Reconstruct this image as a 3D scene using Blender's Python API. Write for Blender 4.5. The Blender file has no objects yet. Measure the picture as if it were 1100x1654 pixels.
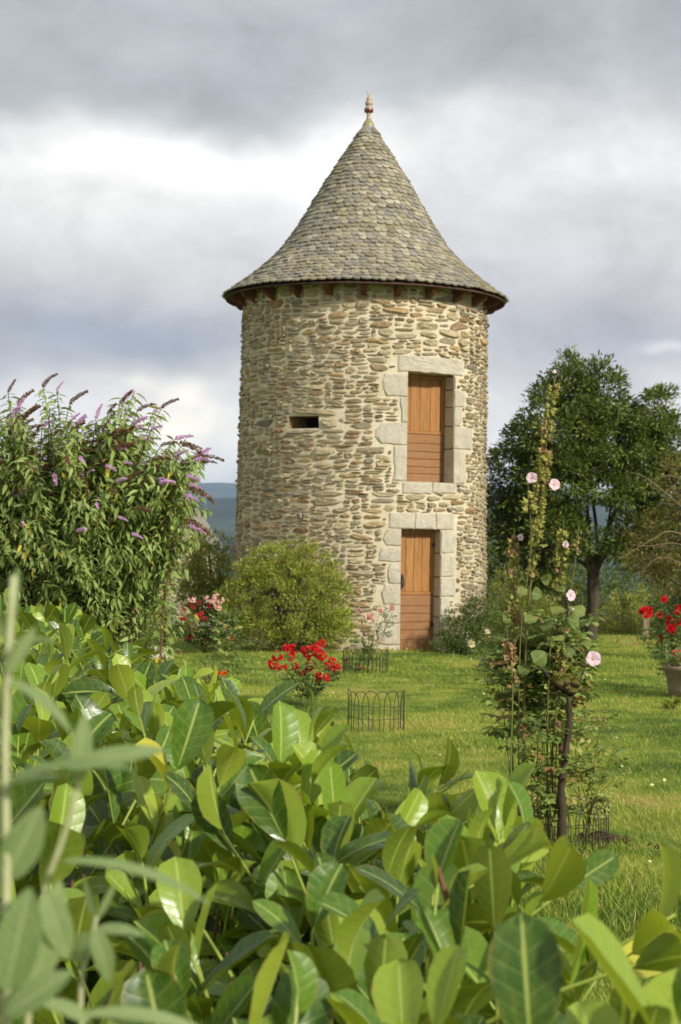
import bpy, math
import numpy as np
from mathutils import Vector, Matrix
R = math.radians
PI = math.pi
scene = bpy.context.scene
COL = scene.collection

# ---------------------------------------------------------------- camera
EYE = 1.84
FPX = 2850.0                       # focal length in pixels of the 1100 x 1654 photograph
PITCH, ROLL = R(0.764), R(1.1)
_f = np.array([0, math.cos(PITCH), math.sin(PITCH)])
_u0 = np.array([0, -math.sin(PITCH), math.cos(PITCH)])
_r0 = np.array([1.0, 0, 0])
_r = _r0 * math.cos(ROLL) + _u0 * math.sin(ROLL)
_u = -_r0 * math.sin(ROLL) + _u0 * math.cos(ROLL)
camd = bpy.data.cameras.new('camera')
camd.sensor_fit = 'VERTICAL'; camd.sensor_height = 36.0
camd.lens = 36.0 * FPX / 1654.0
camd.clip_start = 0.05; camd.clip_end = 40000
camd.dof.use_dof = True; camd.dof.focus_distance = 6.0; camd.dof.aperture_fstop = 11.0
cam = bpy.data.objects.new('camera', camd); COL.objects.link(cam)
cam.matrix_world = Matrix(((_r[0], _u[0], -_f[0], 0), (_r[1], _u[1], -_f[1], 0), (_r[2], _u[2], -_f[2], EYE), (0, 0, 0, 1)))
scene.camera = cam

def P(px, py, d):
    """point of the place that the photograph shows at pixel (px, py), d metres away along Y"""
    v = _f * FPX + _r * (px - 550.0) - _u * (py - 827.0)
    return np.array([0, 0, EYE]) + v * (d / v[1])
def G(px, d):
    """ground point below / above pixel column px at distance d"""
    p = P(px, 865.0 + EYE * FPX / d, d); p[2] = 0; return p

# ---------------------------------------------------------------- light
SUN_EL, SUN_AZ = 30.0, 44.0        # elevation; azimuth to the right of the direction from the tower to the camera
sd = np.array([math.sin(R(SUN_AZ)) * math.cos(R(SUN_EL)), -math.cos(R(SUN_AZ)) * math.cos(R(SUN_EL)), math.sin(R(SUN_EL))])
sun = bpy.data.lights.new('sun', 'SUN'); sun.energy = 4.5; sun.angle = R(4.0); sun.color = (1.0, 0.945, 0.85)
so = bpy.data.objects.new('sun', sun); COL.objects.link(so)
so.rotation_euler = Vector(sd).to_track_quat('Z', 'Y').to_euler()

class NT:
    def __init__(s, nt): s.nt = nt; nt.nodes.clear()
    def n(s, typ, ins=None, **kw):
        nd = s.nt.nodes.new(typ)
        for k, v in kw.items(): setattr(nd, k, v)
        for k, v in (ins or {}).items():
            sk = nd.inputs[k]
            if isinstance(v, bpy.types.NodeSocket): s.nt.links.new(v, sk)
            else: sk.default_value = v
        return nd
    def math(s, op, a, b=0.0, c=0.0, clamp=False):
        return s.n('ShaderNodeMath', {0: a, 1: b, 2: c}, operation=op, use_clamp=clamp).outputs[0]
    def mix(s, f, a, b, blend='MIX'):
        nd = s.nt.nodes.new('ShaderNodeMix'); nd.data_type = 'RGBA'; nd.blend_type = blend
        for i, v in ((0, f), (6, a), (7, b)):
            if isinstance(v, bpy.types.NodeSocket): s.nt.links.new(v, nd.inputs[i])
            else: nd.inputs[i].default_value = v if not isinstance(v, tuple) or len(v) == 4 else (*v, 1)
        return nd.outputs[2]
    def ramp(s, f, stops, interp='LINEAR'):
        nd = s.n('ShaderNodeValToRGB', {0: f}); cr = nd.color_ramp; cr.interpolation = interp
        while len(cr.elements) < len(stops): cr.elements.new(0.5)
        for e, (p, c) in zip(cr.elements, stops):
            e.position = p; e.color = (*c, 1) if len(c) == 3 else c
        return nd.outputs[0]
    def noise(s, vec, scale, detail=3.0, rough=0.55, out=0, dist=0.0):
        ins = {'Scale': scale, 'Detail': detail, 'Roughness': rough, 'Distortion': dist}
        if vec is not None: ins['Vector'] = vec
        return s.n('ShaderNodeTexNoise', ins).outputs[out]
    def mapping(s, vec, scale=(1, 1, 1), loc=(0, 0, 0), rot=(0, 0, 0)):
        return s.n('ShaderNodeMapping', {'Vector': vec, 'Scale': scale, 'Location': loc, 'Rotation': rot}).outputs[0]
    def sep(s, v): return s.n('ShaderNodeSeparateXYZ', {0: v}).outputs
    def comb(s, x=0.0, y=0.0, z=0.0): return s.n('ShaderNodeCombineXYZ', {0: x, 1: y, 2: z}).outputs[0]
    def rng(s, v, a, b, c=0.0, d=1.0): return s.n('ShaderNodeMapRange', {0: v, 1: a, 2: b, 3: c, 4: d}).outputs[0]

def srgb(r, g, b):
    f = lambda c: (c / 255 / 12.92) if c / 255 <= 0.04045 else ((c / 255 + 0.055) / 1.055) ** 2.4
    return (f(r), f(g), f(b))

world = bpy.data.worlds.new('World'); scene.world = world; world.use_nodes = True
w = NT(world.node_tree)
skyn = w.n('ShaderNodeTexSky', sky_type='NISHITA', sun_disc=False, sun_elevation=R(SUN_EL), sun_rotation=R(180 - SUN_AZ), dust_density=2.0)
dirv = w.n('ShaderNodeTexCoord').outputs['Generated']
dx, dy, dz = w.sep(dirv)[0:3]
az = w.math('ARCTAN2', dx, dy)                                   # radians, 0 straight ahead
el = w.math('ARCSINE', dz)
azd = w.math('MULTIPLY', az, 57.2958); eld = w.math('MULTIPLY', el, 57.2958)
cv = w.mapping(dirv, scale=(1.0, 1.0, 1.35), loc=(0.2, 0.1, 0.3))
n1 = w.noise(cv, 5.5, 6.0, 0.55); n1c = w.noise(cv, 5.5, 4.0, 0.5, out=1)
wv = w.n('ShaderNodeVectorMath', {0: n1c, 1: (-0.5, -0.5, -0.5)}, operation='ADD').outputs[0]
wx, wy, wz = w.sep(wv)[0:3]
azw = w.math('ADD', azd, w.math('MULTIPLY', wx, 14.0))
elw = w.math('ADD', eld, w.math('MULTIPLY', wy, 6.0))
G8 = lambda *c: srgb(*c)
def gtone(g): return srgb(g, g, g)
# brightness of the cloud deck by height above the horizon (degrees / 40)
base = w.ramp(w.math('DIVIDE', elw, 40.0, clamp=True), [
    (0.0, G8(205, 204, 204)), (0.04, G8(226, 222, 216)), (0.10, G8(214, 211, 207)), (0.165, G8(184, 183, 185)), (0.215, G8(196, 194, 194)),
    (0.262, G8(205, 203, 204)), (0.30, G8(216, 215, 214)), (0.325, G8(208, 208, 208)), (0.345, G8(184, 187, 189)), (0.38, G8(168, 173, 176)), (0.43, G8(166, 171, 175)),
    (0.50, G8(182, 186, 189)), (0.62, G8(172, 176, 180)), (0.8, G8(188, 190, 193)), (1.0, G8(180, 183, 187))])
def blob(a0, e0, sa, se, col, amt, base):
    t = w.math('ADD', w.math('POWER', w.math('DIVIDE', w.math('SUBTRACT', azw, a0), sa), 2.0),
               w.math('POWER', w.math('DIVIDE', w.math('SUBTRACT', elw, e0), se), 2.0))
    g = w.math('MULTIPLY', w.math('EXPONENT', w.math('MULTIPLY', t, -1.0)), amt)
    return w.mix(g, base, G8(*col))
def ae(px, py): return (math.degrees(math.atan((px - 550) / FPX)), math.degrees(math.atan((865 - py) / FPX)))
for (px, py, sx, sy, col, amt) in [
    (300, 245, 290, 52, (255, 254, 250), 1.0), (540, 235, 150, 50, (246, 245, 242), 0.85),
    (120, 330, 300, 80, (228, 227, 223), 0.7), (1010, 270, 160, 40, (232, 231, 230), 0.8), (850, 250, 200, 60, (215, 214, 214), 0.6),
    (160, 560, 260, 62, (148, 154, 165), 0.95), (330, 575, 130, 45, (146, 153, 165), 0.85), (40, 610, 120, 30, (160, 164, 172), 0.6),
    (350, 665, 66, 40, (252, 246, 232), 1.0), (340, 735, 76, 40, (252, 244, 226), 1.0),
    (900, 540, 170, 60, (170, 171, 179), 0.85), (1010, 548, 62, 16, (222, 220, 221), 0.8), (820, 640, 50, 30, (216, 213, 210), 0.7),
    (900, 440, 180, 40, (190, 188, 194), 0.6), (150, 110, 260, 45, (160, 166, 170), 0.7), (800, 110, 260, 50, (163, 167, 171), 0.6),
    (330, 60, 60, 40, (178, 185, 190), 0.5), (950, 190, 100, 24, (192, 193, 196), 0.6)]:
    a0, e0 = ae(px, py)
    base = blob(a0, e0, sx / FPX * 57.3, sy / FPX * 57.3, col, amt, base)
n2 = w.noise(w.mapping(dirv, scale=(1, 1, 1.5)), 15.0, 7.0, 0.55, dist=0.5)
n3 = w.noise(w.mapping(dirv, scale=(1, 1, 1.2)), 44.0, 5.0, 0.6)
n4 = w.noise(w.mapping(dirv, scale=(1, 1, 1.7), loc=(5, 2, 1)), 9.5, 10.0, 0.62, dist=0.6)
puff = w.rng(n4, 0.44, 0.58, -0.035, 0.05)
mod = w.math('ADD', puff, w.math('ADD', w.math('ADD', w.rng(n2, 0.25, 0.75, -0.14, 0.15), w.rng(n1, 0.3, 0.7, -0.06, 0.06)), w.rng(n3, 0.3, 0.7, -0.03, 0.03)))
cloud = w.n('ShaderNodeVectorMath', {0: base, 'Scale': w.math('MULTIPLY', w.math('ADD', 1.24, w.math('MULTIPLY', 0.5, w.math('EXPONENT', w.math('MULTIPLY', w.math('ABSOLUTE', eld), -0.33)))), w.math('ADD', 1.0, mod))}, operation='SCALE').outputs[0]
# towards the sun the cloud deck thins a little and lets the blue through
hole = w.rng(w.noise(w.mapping(dirv, loc=(3, 1, 7)), 2.2, 4.0), 0.60, 0.72, 0.0, 0.25)
hole = w.math('MULTIPLY', hole, w.rng(eld, 18.0, 30.0))
skyc = w.n('ShaderNodeVectorMath', {0: skyn.outputs[0], 'Scale': 0.10}, operation='SCALE').outputs[0]
# lower hemisphere: the land below the horizon, dull green
cloud = w.mix(w.rng(eld, -2.0, -0.5), (0.10, 0.12, 0.06), cloud)
fin = w.mix(hole, cloud, skyc)
bg = w.n('ShaderNodeBackground', {0: fin, 1: 1.0})
w.n('ShaderNodeOutputWorld', {0: bg.outputs[0]})

scene.view_settings.view_transform = 'Standard'; scene.view_settings.look = 'None'
scene.view_settings.exposure = 0.07; scene.view_settings.gamma = 1.0
scene.render.engine = 'CYCLES'
cy = scene.cycles
cy.use_denoising = True
try: cy.denoiser = 'OPENIMAGEDENOISE'
except Exception: pass
cy.max_bounces = 6; cy.diffuse_bounces = 3; cy.glossy_bounces = 2; cy.transmission_bounces = 4; cy.transparent_max_bounces = 6
cy.volume_bounces = 0; cy.sample_clamp_indirect = 6.0
cy.use_adaptive_sampling = True; cy.adaptive_threshold = 0.015

# ---------------------------------------------------------------- mesh helpers
ORG = {}
def norm(a):
    a = np.asarray(a, float); return a / np.maximum(np.linalg.norm(a, axis=-1, keepdims=True), 1e-9)
class Acc:
    """collects vertices, triangles and quads with a per-vertex data vector (u across, v along, random)"""
    def __init__(s): s.V = []; s.F3 = []; s.F4 = []; s.L = []; s.n = 0
    def add(s, V, F, L=None, rnd=0.5):
        V = np.asarray(V, float).reshape(-1, 3)
        if len(V) == 0: return
        if L is None: L = np.zeros((len(V), 3)); L[:, 2] = rnd
        s.V.append(V); s.L.append(np.asarray(L, float))
        for f in (F if isinstance(F, (list, tuple)) else [F]):
            f = np.asarray(f, int)
            if f.size == 0: continue
            (s.F3 if f.shape[1] == 3 else s.F4).append(f + s.n)
        s.n += len(V)
    def mesh(s, name, mat, smooth=False, off=None):
        V = np.concatenate(s.V); L = np.concatenate(s.L)
        if off is not None: V = V - off
        F3 = np.concatenate(s.F3) if s.F3 else np.zeros((0, 3), int)
        F4 = np.concatenate(s.F4) if s.F4 else np.zeros((0, 4), int)
        m = bpy.data.meshes.new(name)
        m.vertices.add(len(V)); m.vertices.foreach_set('co', V.astype(np.float32).ravel())
        loops = np.concatenate([F3.ravel(), F4.ravel()]); m.loops.add(len(loops)); m.loops.foreach_set('vertex_index', loops.astype(np.int32))
        starts = np.concatenate([np.arange(len(F3)) * 3, len(F3) * 3 + np.arange(len(F4)) * 4])
        m.polygons.add(len(starts)); m.polygons.foreach_set('loop_start', starts.astype(np.int32))
        m.polygons.foreach_set('use_smooth', np.full(len(starts), smooth))
        m.update(calc_edges=True)
        at = m.attributes.new('luv', 'FLOAT_VECTOR', 'POINT'); at.data.foreach_set('vector', L.astype(np.float32).ravel())
        m.materials.append(mat)
        return m
    def build(s, name, mat, parent=None, smooth=False, kind=None, org=None):
        off = ORG[parent.name] if parent is not None else (np.asarray(org, float) if org is not None else np.zeros(3))
        o = bpy.data.objects.new(name, s.mesh(name, mat, smooth, off)); COL.objects.link(o)
        if parent is not None: o.parent = parent
        else: o.location = off
        ORG[o.name] = off
        if kind: o['kind'] = kind
        return o
def thing(name, label, cat, loc=(0, 0, 0), group=None):
    o = bpy.data.objects.new(name, None); COL.objects.link(o); o.location = loc; o.empty_display_size = 0.2
    ORG[o.name] = np.asarray(loc, float)
    o['label'] = label; o['category'] = cat
    if group: o['group'] = group
    return o
def tag(o, label, cat, group=None):
    o['label'] = label; o['category'] = cat
    if group: o['group'] = group
    return o
def place(name, mesh, parent, M):
    """a part that shares its mesh with its likes; M is a world matrix (numpy 4x4)"""
    o = bpy.data.objects.new(name, mesh); COL.objects.link(o)
    if parent is not None:
        o.parent = parent; M = M.copy(); M[:3, 3] -= ORG[parent.name]
    o.matrix_local = Matrix(M.tolist()) if parent is not None else Matrix(M.tolist())
    if parent is None: o.matrix_world = Matrix(M.tolist())
    return o
def frames(D, Nh):
    D = norm(D); Nh = np.asarray(Nh, float)
    N = norm(Nh - D * np.sum(Nh * D, axis=-1, keepdims=True)); X = np.cross(D, N)
    return X, D, N
def scatter(acc, proto, loc, D, Nh, size, rnd, wscale=None):
    PV, PF, PL = proto
    X, D, N = frames(D, Nh); m = len(loc); k = len(PV)
    size = np.broadcast_to(np.asarray(size, float), (m,)); ws = size if wscale is None else size * wscale
    V = (np.asarray(loc)[:, None, :] + PV[None, :, 0:1] * (X * ws[:, None])[:, None, :]
         + PV[None, :, 1:2] * (D * size[:, None])[:, None, :] + PV[None, :, 2:3] * (N * size[:, None])[:, None, :]).reshape(-1, 3)
    L = np.tile(PL, (m, 1)); L[:, 2] = np.repeat(np.broadcast_to(rnd, (m,)), k)
    Fs = [(f[None] + (np.arange(m) * k)[:, None, None]).reshape(-1, f.shape[1]) for f in (PF if isinstance(PF, (list, tuple)) else [PF])]
    acc.add(V, Fs, L)
def mat4(X, D, N, s, loc):
    M = np.eye(4); M[:3, 0] = X * s; M[:3, 1] = D * s; M[:3, 2] = N * s; M[:3, 3] = loc; return M
def tube(acc, pts, rad, sides=6, rnd=0.5, cap=True):
    pts = np.asarray(pts, float); n = len(pts); rad = np.broadcast_to(np.asarray(rad, float), (n,))
    T = norm(np.gradient(pts, axis=0)); ref = np.array([0.31, 0.95, 0.05]) if abs(T[0][2]) > 0.8 else np.array([0, 0, 1.0])
    A = norm(np.cross(T, ref)); B = np.cross(T, A)
    th = np.arange(sides) / sides * 2 * PI
    V = pts[:, None, :] + rad[:, None, None] * (np.cos(th)[None, :, None] * A[:, None, :] + np.sin(th)[None, :, None] * B[:, None, :])
    i = np.arange(n - 1)[:, None] * sides; j = np.arange(sides)[None, :]; j2 = (j + 1) % sides
    F = np.stack([i + j, i + j2, i + sides + j2, i + sides + j], -1).reshape(-1, 4)
    ln = np.concatenate([[0], np.cumsum(np.linalg.norm(np.diff(pts, axis=0), axis=1))])
    L = np.zeros((n, sides, 3)); L[:, :, 0] = np.cos(th); L[:, :, 1] = ln[:, None]; L[:, :, 2] = rnd
    V = V.reshape(-1, 3); L = L.reshape(-1, 3); Fs = [F]
    if cap:
        V = np.concatenate([V, pts[[0, -1]]]); L = np.concatenate([L, [[0, 0, rnd], [0, ln[-1], rnd]]])
        k = n * sides; jj = np.arange(sides); j3 = (jj + 1) % sides
        Fs.append(np.concatenate([np.stack([j3, jj, np.full(sides, k)], -1), np.stack([(n - 1) * sides + jj, (n - 1) * sides + j3, np.full(sides, k + 1)], -1)]))
    acc.add(V, Fs, L)
def lathe(acc, prof, centre, sides=24, rnd=0.5):
    prof = np.asarray(prof, float); n = len(prof); th = np.arange(sides) / sides * 2 * PI
    V = np.stack([prof[:, None, 0] * np.cos(th), prof[:, None, 0] * np.sin(th), np.repeat(prof[:, 1:2], sides, 1)], -1) + np.asarray(centre)
    i = np.arange(n - 1)[:, None] * sides; j = np.arange(sides)[None, :]; j2 = (j + 1) % sides
    acc.add(V.reshape(-1, 3), np.stack([i + j, i + j2, i + sides + j2, i + sides + j], -1).reshape(-1, 4), rnd=rnd)
def curve(pts, n=12):
    """smooth polyline through control points (Catmull-Rom)"""
    p = np.asarray(pts, float); p = np.vstack([2 * p[0] - p[1], p, 2 * p[-1] - p[-2]]); out = []
    m = len(p) - 3
    for t in np.linspace(0, m - 1e-6, n):
        i = int(t); u = t - i; a, b, c, d = p[i:i + 4]
        out.append(0.5 * ((2 * b) + (-a + c) * u + (2 * a - 5 * b + 4 * c - d) * u * u + (-a + 3 * b - 3 * c + d) * u ** 3))
    return np.array(out)
def box(acc, lo, hi, rnd=0.5, fr=None, bev=0.0):
    """box between lo and hi in a local frame fr = (origin, X, Y, Z); bev chamfers its +Y-facing outline"""
    x0, y0, z0 = lo; x1, y1, z1 = hi
    V = np.array([[x0, y0, z0], [x1, y0, z0], [x1, y0, z1], [x0, y0, z1], [x0, y1 - bev, z0], [x1, y1 - bev, z0], [x1, y1 - bev, z1], [x0, y1 - bev, z1],
                  [x0 + bev, y1, z0 + bev], [x1 - bev, y1, z0 + bev], [x1 - bev, y1, z1 - bev], [x0 + bev, y1, z1 - bev]])
    F = [[0, 1, 2, 3], [0, 4, 5, 1], [1, 5, 6, 2], [2, 6, 7, 3], [3, 7, 4, 0], [4, 8, 9, 5], [5, 9, 10, 6], [6, 10, 11, 7], [7, 11, 8, 4], [8, 11, 10, 9]]
    if bev == 0: V = V[:8]; F = F[:5] + [[4, 7, 6, 5]]
    L = np.zeros((len(V), 3)); L[:, 0] = V[:, 0]; L[:, 1] = V[:, 2]; L[:, 2] = rnd
    if fr is not None: V = fr[0] + V[:, :1] * fr[1] + V[:, 1:2] * fr[2] + V[:, 2:] * fr[3]
    acc.add(V, np.array(F), L)

# ---------------------------------------------------------------- materials
def newmat(name):
    m = bpy.data.materials.new(name); m.use_nodes = True; return m, NT(m.node_tree)
def luv(t):
    v = t.n('ShaderNodeAttribute', attribute_name='luv').outputs['Vector']; x, y, z = t.sep(v)[0:3]
    r = t.math('FRACT', t.math('ADD', z, t.n('ShaderNodeObjectInfo').outputs['Random'])); return x, y, z, r, v
def finish(t, col, rough=0.7, bump=None, bstr=0.3, bdist=0.01, spec=0.3, transl=0.0, tcol=None, metal=0.0, coat=0.0):
    ins = {'Base Color': col, 'Roughness': rough, 'Specular IOR Level': spec, 'Metallic': metal, 'Coat Weight': coat}
    if bump is not None:
        ins['Normal'] = t.n('ShaderNodeBump', {'Height': bump, 'Strength': bstr, 'Distance': bdist}).outputs[0]
    p = t.n('ShaderNodeBsdfPrincipled', ins).outputs[0]
    if transl:
        tb = t.n('ShaderNodeBsdfTranslucent', {'Color': tcol if tcol is not None else col}).outputs[0]
        p = t.n('ShaderNodeMixShader', {0: transl, 1: p, 2: tb}).outputs[0]
    t.n('ShaderNodeOutputMaterial', {0: p})
def pos(t): return t.n('ShaderNodeNewGeometry').outputs['Position']
def c4(c): return (*c, 1.0)
def leaf_mat(name, cols, under, vein=None, rough=0.4, transl=0.25, nv=8.0, vstr=0.35, side=True, odd=None, spec=0.4, spots=False):
    """cols: list of (pos, colour) over the leaf's own random number; odd: (share, colour) of turned leaves"""
    m, t = newmat(name); x, y, z, r, v = luv(t)
    col = t.ramp(r, cols)
    nz = t.noise(t.comb(t.math('MULTIPLY', x, 1.2), t.math('ADD', t.math('MULTIPLY', y, 2.4), t.math('MULTIPLY', r, 37.0)), r), 3.0, 4.0)
    col = t.mix(t.rng(nz, 0.35, 0.75, 0.0, 0.28), col, (*under,))
    if odd:
        r2 = t.math('FRACT', t.math('MULTIPLY', r, 17.31)); col = t.mix(t.math('LESS_THAN', r2, odd[0]), col, odd[1])
    bump = None
    if vein is not None:
        ax = t.math('ABSOLUTE', x)
        mid = t.rng(ax, 0.02, 0.10, 1.0, 0.0)
        sv = t.math('ABSOLUTE', t.math('SINE', t.math('MULTIPLY', t.math('SUBTRACT', y, t.math('MULTIPLY', ax, 0.16)), nv * PI)))
        svl = t.math('MULTIPLY', t.rng(sv, 0.0, 0.16, 1.0, 0.0), 0.42)
        col = t.mix(t.math('MULTIPLY', t.math('MAXIMUM', mid, svl), 0.75), col, vein)
        bump = t.math('SUBTRACT', t.math('ADD', t.math('MULTIPLY', t.math('POWER', sv, 0.6), 0.5), t.math('MULTIPLY', nz, 0.5)), mid)
    if side:
        bf = t.n('ShaderNodeNewGeometry').outputs['Backfacing']
        ucol = t.mix(0.45, col, (*under,))
        if vein is not None: ucol = t.mix(t.math('MULTIPLY', mid, 0.5), ucol, vein)
        col = t.mix(bf, col, ucol); rough = t.math('ADD', rough, t.math('MULTIPLY', bf, 0.25))
    if spots:                                                   # browned nibbles and specks, paler worn rims
        q = t.comb(t.math('MULTIPLY', x, 1.0), t.math('ADD', t.math('MULTIPLY', y, 2.6), t.math('MULTIPLY', r, 71.0)), t.math('MULTIPLY', r, 13.0))
        sp = t.noise(q, 9.0, 3.0, 0.5); big = t.noise(q, 1.3, 2.0)
        col = t.mix(t.math('MULTIPLY', t.rng(sp, 0.66, 0.70), t.rng(big, 0.45, 0.6)), col, srgb(112, 92, 48))
        col = t.mix(t.math('MULTIPLY', t.rng(t.math('ABSOLUTE', x), 0.9, 1.0), t.rng(big, 0.5, 0.62)), col, srgb(150, 128, 66))
        rough = t.math('ADD', rough, t.rng(t.noise(q, 4.0, 4.0), 0.35, 0.7, -0.08, 0.14))
    finish(t, col, rough, bump, vstr, 0.004, spec, transl, t.mix(1.0, col, (1.15, 1.1, 0.45), 'MULTIPLY'))
    return m
def plain_mat(name, c1, c2, rough=0.7, scale=6.0, bstr=0.3, spec=0.3, metal=0.0, transl=0.0, stretch=(1, 1, 1), byrnd=0.5, bd=0.01):
    m, t = newmat(name); x, y, z, r, v = luv(t)
    n = t.noise(t.mapping(pos(t), scale=stretch), scale, 6.0, 0.6)
    f = t.math('ADD', t.math('MULTIPLY', t.rng(n, 0.3, 0.7), 1 - byrnd), t.math('MULTIPLY', r, byrnd))
    finish(t, t.mix(f, c1, c2), rough, n, bstr, bd, spec, transl, None, metal)
    return m

M_STONE, t = newmat('schist_stone')
x, y, z, r, v = luv(t); p = pos(t)
col = t.ramp(r, [(0.0, srgb(148, 134, 108)), (0.12, srgb(186, 170, 136)), (0.25, srgb(136, 128, 110)), (0.36, srgb(196, 178, 138)), (0.48, srgb(164, 150, 122)),
                 (0.6, srgb(184, 152, 104)), (0.66, srgb(146, 112, 82)), (0.71, srgb(156, 146, 122)), (0.80, srgb(200, 184, 148)), (0.88, srgb(162, 130, 92)), (0.93, srgb(118, 110, 98)), (1.0, srgb(176, 166, 142))])
off = t.comb(0.0, 0.0, t.math('MULTIPLY', r, 9.0))
ps = t.n('ShaderNodeVectorMath', {0: p, 1: off}, operation='ADD').outputs[0]
st = t.noise(t.mapping(ps, scale=(5, 5, 34), rot=(R(4), R(3), 0)), 1.6, 7.0, 0.68)
bl = t.noise(ps, 13.0, 6.0, 0.7)
col = t.mix(t.rng(st, 0.42, 0.68, 0.0, 0.6), col, srgb(96, 84, 68))
col = t.mix(t.rng(t.noise(p, 0.9, 4.0, 0.6), 0.45, 0.65, 0.0, 0.25), col, srgb(160, 148, 118))
col = t.mix(t.rng(bl, 0.5, 0.72, 0.0, 0.55), col, srgb(206, 192, 158))
col = t.mix(t.rng(t.noise(p, 3.5, 5.0, 0.7), 0.55, 0.72, 0.0, 0.35), col, srgb(132, 124, 78))
finish(t, col, 0.88, t.math('ADD', st, t.math('MULTIPLY', bl, 0.7)), 0.8, 0.025, 0.15)

M_MORTAR, t = newmat('lime_mortar'); p = pos(t)
a = t.noise(p, 2.2, 6.0, 0.65); b = t.noise(p, 40.0, 5.0, 0.7)
col = t.mix(t.rng(a, 0.35, 0.68), srgb(196, 184, 156), srgb(222, 212, 186))
col = t.mix(t.rng(b, 0.45, 0.75, 0.0, 0.45), col, srgb(158, 140, 108))
hz = t.sep(p)[2]
col = t.mix(t.math('MULTIPLY', t.rng(hz, 0.0, 2.2, 0.35, 0.0), t.rng(a, 0.3, 0.6)), col, srgb(140, 130, 100))
finish(t, col, 0.95, t.math('ADD', t.math('MULTIPLY', a, 0.4), b), 0.8, 0.02, 0.1)

M_GRANITE, t = newmat('pale_granite'); x, y, z, r, v = luv(t); p = pos(t)
a = t.noise(p, 5.0, 5.0, 0.65); b = t.noise(p, 90.0, 4.0, 0.75)
col = t.mix(t.rng(a, 0.3, 0.7), srgb(224, 214, 192), srgb(202, 192, 170))
col = t.mix(t.math('MULTIPLY', r, 0.35), col, srgb(226, 220, 204))
col = t.mix(t.rng(b, 0.54, 0.75, 0.0, 0.5), col, srgb(160, 150, 130))
c = t.noise(p, 11.0, 8.0, 0.78)
col = t.mix(t.rng(c, 0.52, 0.66, 0.0, 0.5), col, srgb(168, 160, 138))
col = t.mix(t.rng(t.noise(t.mapping(p, scale=(4, 4, 1)), 2.2, 6.0, 0.7), 0.52, 0.7, 0.0, 0.45), col, srgb(172, 154, 118))
finish(t, col, 0.92, t.math('ADD', t.math('ADD', a, b), t.math('MULTIPLY', c, 1.5)), 0.9, 0.03, 0.12)

M_WOOD, t = newmat('varnished_oak'); x, y, z, r, v = luv(t)
tc = t.comb(t.math('MULTIPLY', x, 9.0), t.math('MULTIPLY', y, 0.9), t.math('MULTIPLY', z, 13.0))
g = t.noise(tc, 5.0, 7.0, 0.6, dist=0.8); g2 = t.noise(t.mapping(tc, scale=(1, 1, 1)), 1.1, 3.0)
col = t.mix(t.rng(g, 0.3, 0.72), srgb(172, 124, 66), srgb(122, 84, 42))
col = t.mix(t.rng(g2, 0.4, 0.75, 0.0, 0.45), col, srgb(196, 144, 84))
col = t.mix(t.math('MULTIPLY', z, 0.4), col, srgb(142, 84, 42))
finish(t, col, 0.5, g, 0.25, 0.004, 0.35)

M_WOODLOW, t = newmat('weathered_door_boards'); x, y, z, r, v = luv(t)
tc = t.comb(t.math('MULTIPLY', x, 9.0), t.math('MULTIPLY', y, 0.9), t.math('MULTIPLY', z, 13.0))
g = t.noise(tc, 5.0, 7.0, 0.6, dist=0.8)
col = t.mix(t.rng(g, 0.3, 0.72), srgb(156, 112, 70), srgb(122, 86, 54))
col = t.mix(t.rng(t.noise(pos(t), 2.4, 6.0, 0.7), 0.45, 0.7, 0.0, 0.5), col, srgb(150, 118, 86))
finish(t, col, 0.6, g, 0.25, 0.004, 0.3)

M_SHINGLE, t = newmat('schist_shingle'); x, y, z, r, v = luv(t); p = pos(t)
col = t.ramp(r, [(0.0, srgb(158, 152, 132)), (0.14, srgb(132, 128, 116)), (0.28, srgb(172, 164, 140)), (0.4, srgb(146, 140, 124)), (0.52, srgb(118, 118, 116)),
                 (0.62, srgb(156, 144, 118)), (0.74, srgb(184, 178, 158)), (0.84, srgb(130, 120, 100)), (0.93, srgb(150, 148, 142)), (1.0, srgb(112, 104, 90))])
a = t.noise(p, 22.0, 6.0, 0.75); b = t.noise(p, 1.6, 4.0, 0.6)
col = t.mix(t.rng(a, 0.5, 0.68, 0.0, 0.5), col, srgb(190, 182, 154))
col = t.mix(t.rng(t.noise(p, 50.0, 5.0, 0.8), 0.48, 0.62, 0.0, 0.65), col, srgb(84, 78, 62))
col = t.mix(t.rng(t.noise(t.mapping(p, scale=(3, 3, .6)), 2.0, 5.0), 0.5, 0.68, 0.0, 0.45), col, srgb(110, 98, 72))
col = t.mix(t.math('MULTIPLY', t.rng(b, 0.48, 0.66), 0.28), col, srgb(132, 126, 66))
finish(t, col, 0.8, a, 0.7, 0.01, 0.25)

M_DARKWOOD = plain_mat('stained_rafter_wood', srgb(112, 68, 42), srgb(78, 48, 34), 0.75, 9, 0.4, stretch=(1, 1, 1))
M_SOFFIT = plain_mat('soffit_boards', srgb(84, 58, 40), srgb(58, 42, 32), 0.8, 9, 0.4)
M_DARK = plain_mat('near_black_board', (0.02, 0.017, 0.014), (0.03, 0.025, 0.02), 0.9, 4, 0.2)
M_IRON = plain_mat('dark_iron', (0.03, 0.028, 0.026), (0.06, 0.045, 0.035), 0.6, 30, 0.3, 0.5)
M_ZINC = plain_mat('zinc_sheet', srgb(176, 174, 170), srgb(140, 138, 134), 0.45, 12, 0.2, 0.5, metal=0.4)
M_TERRA = plain_mat('glazed_finial', srgb(186, 166, 144), srgb(160, 134, 112), 0.28, 14, 0.15, 0.6)
M_TERRARED = plain_mat('red_finial_band', srgb(122, 66, 50), srgb(98, 52, 42), 0.25, 14, 0.15, 0.6)
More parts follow.
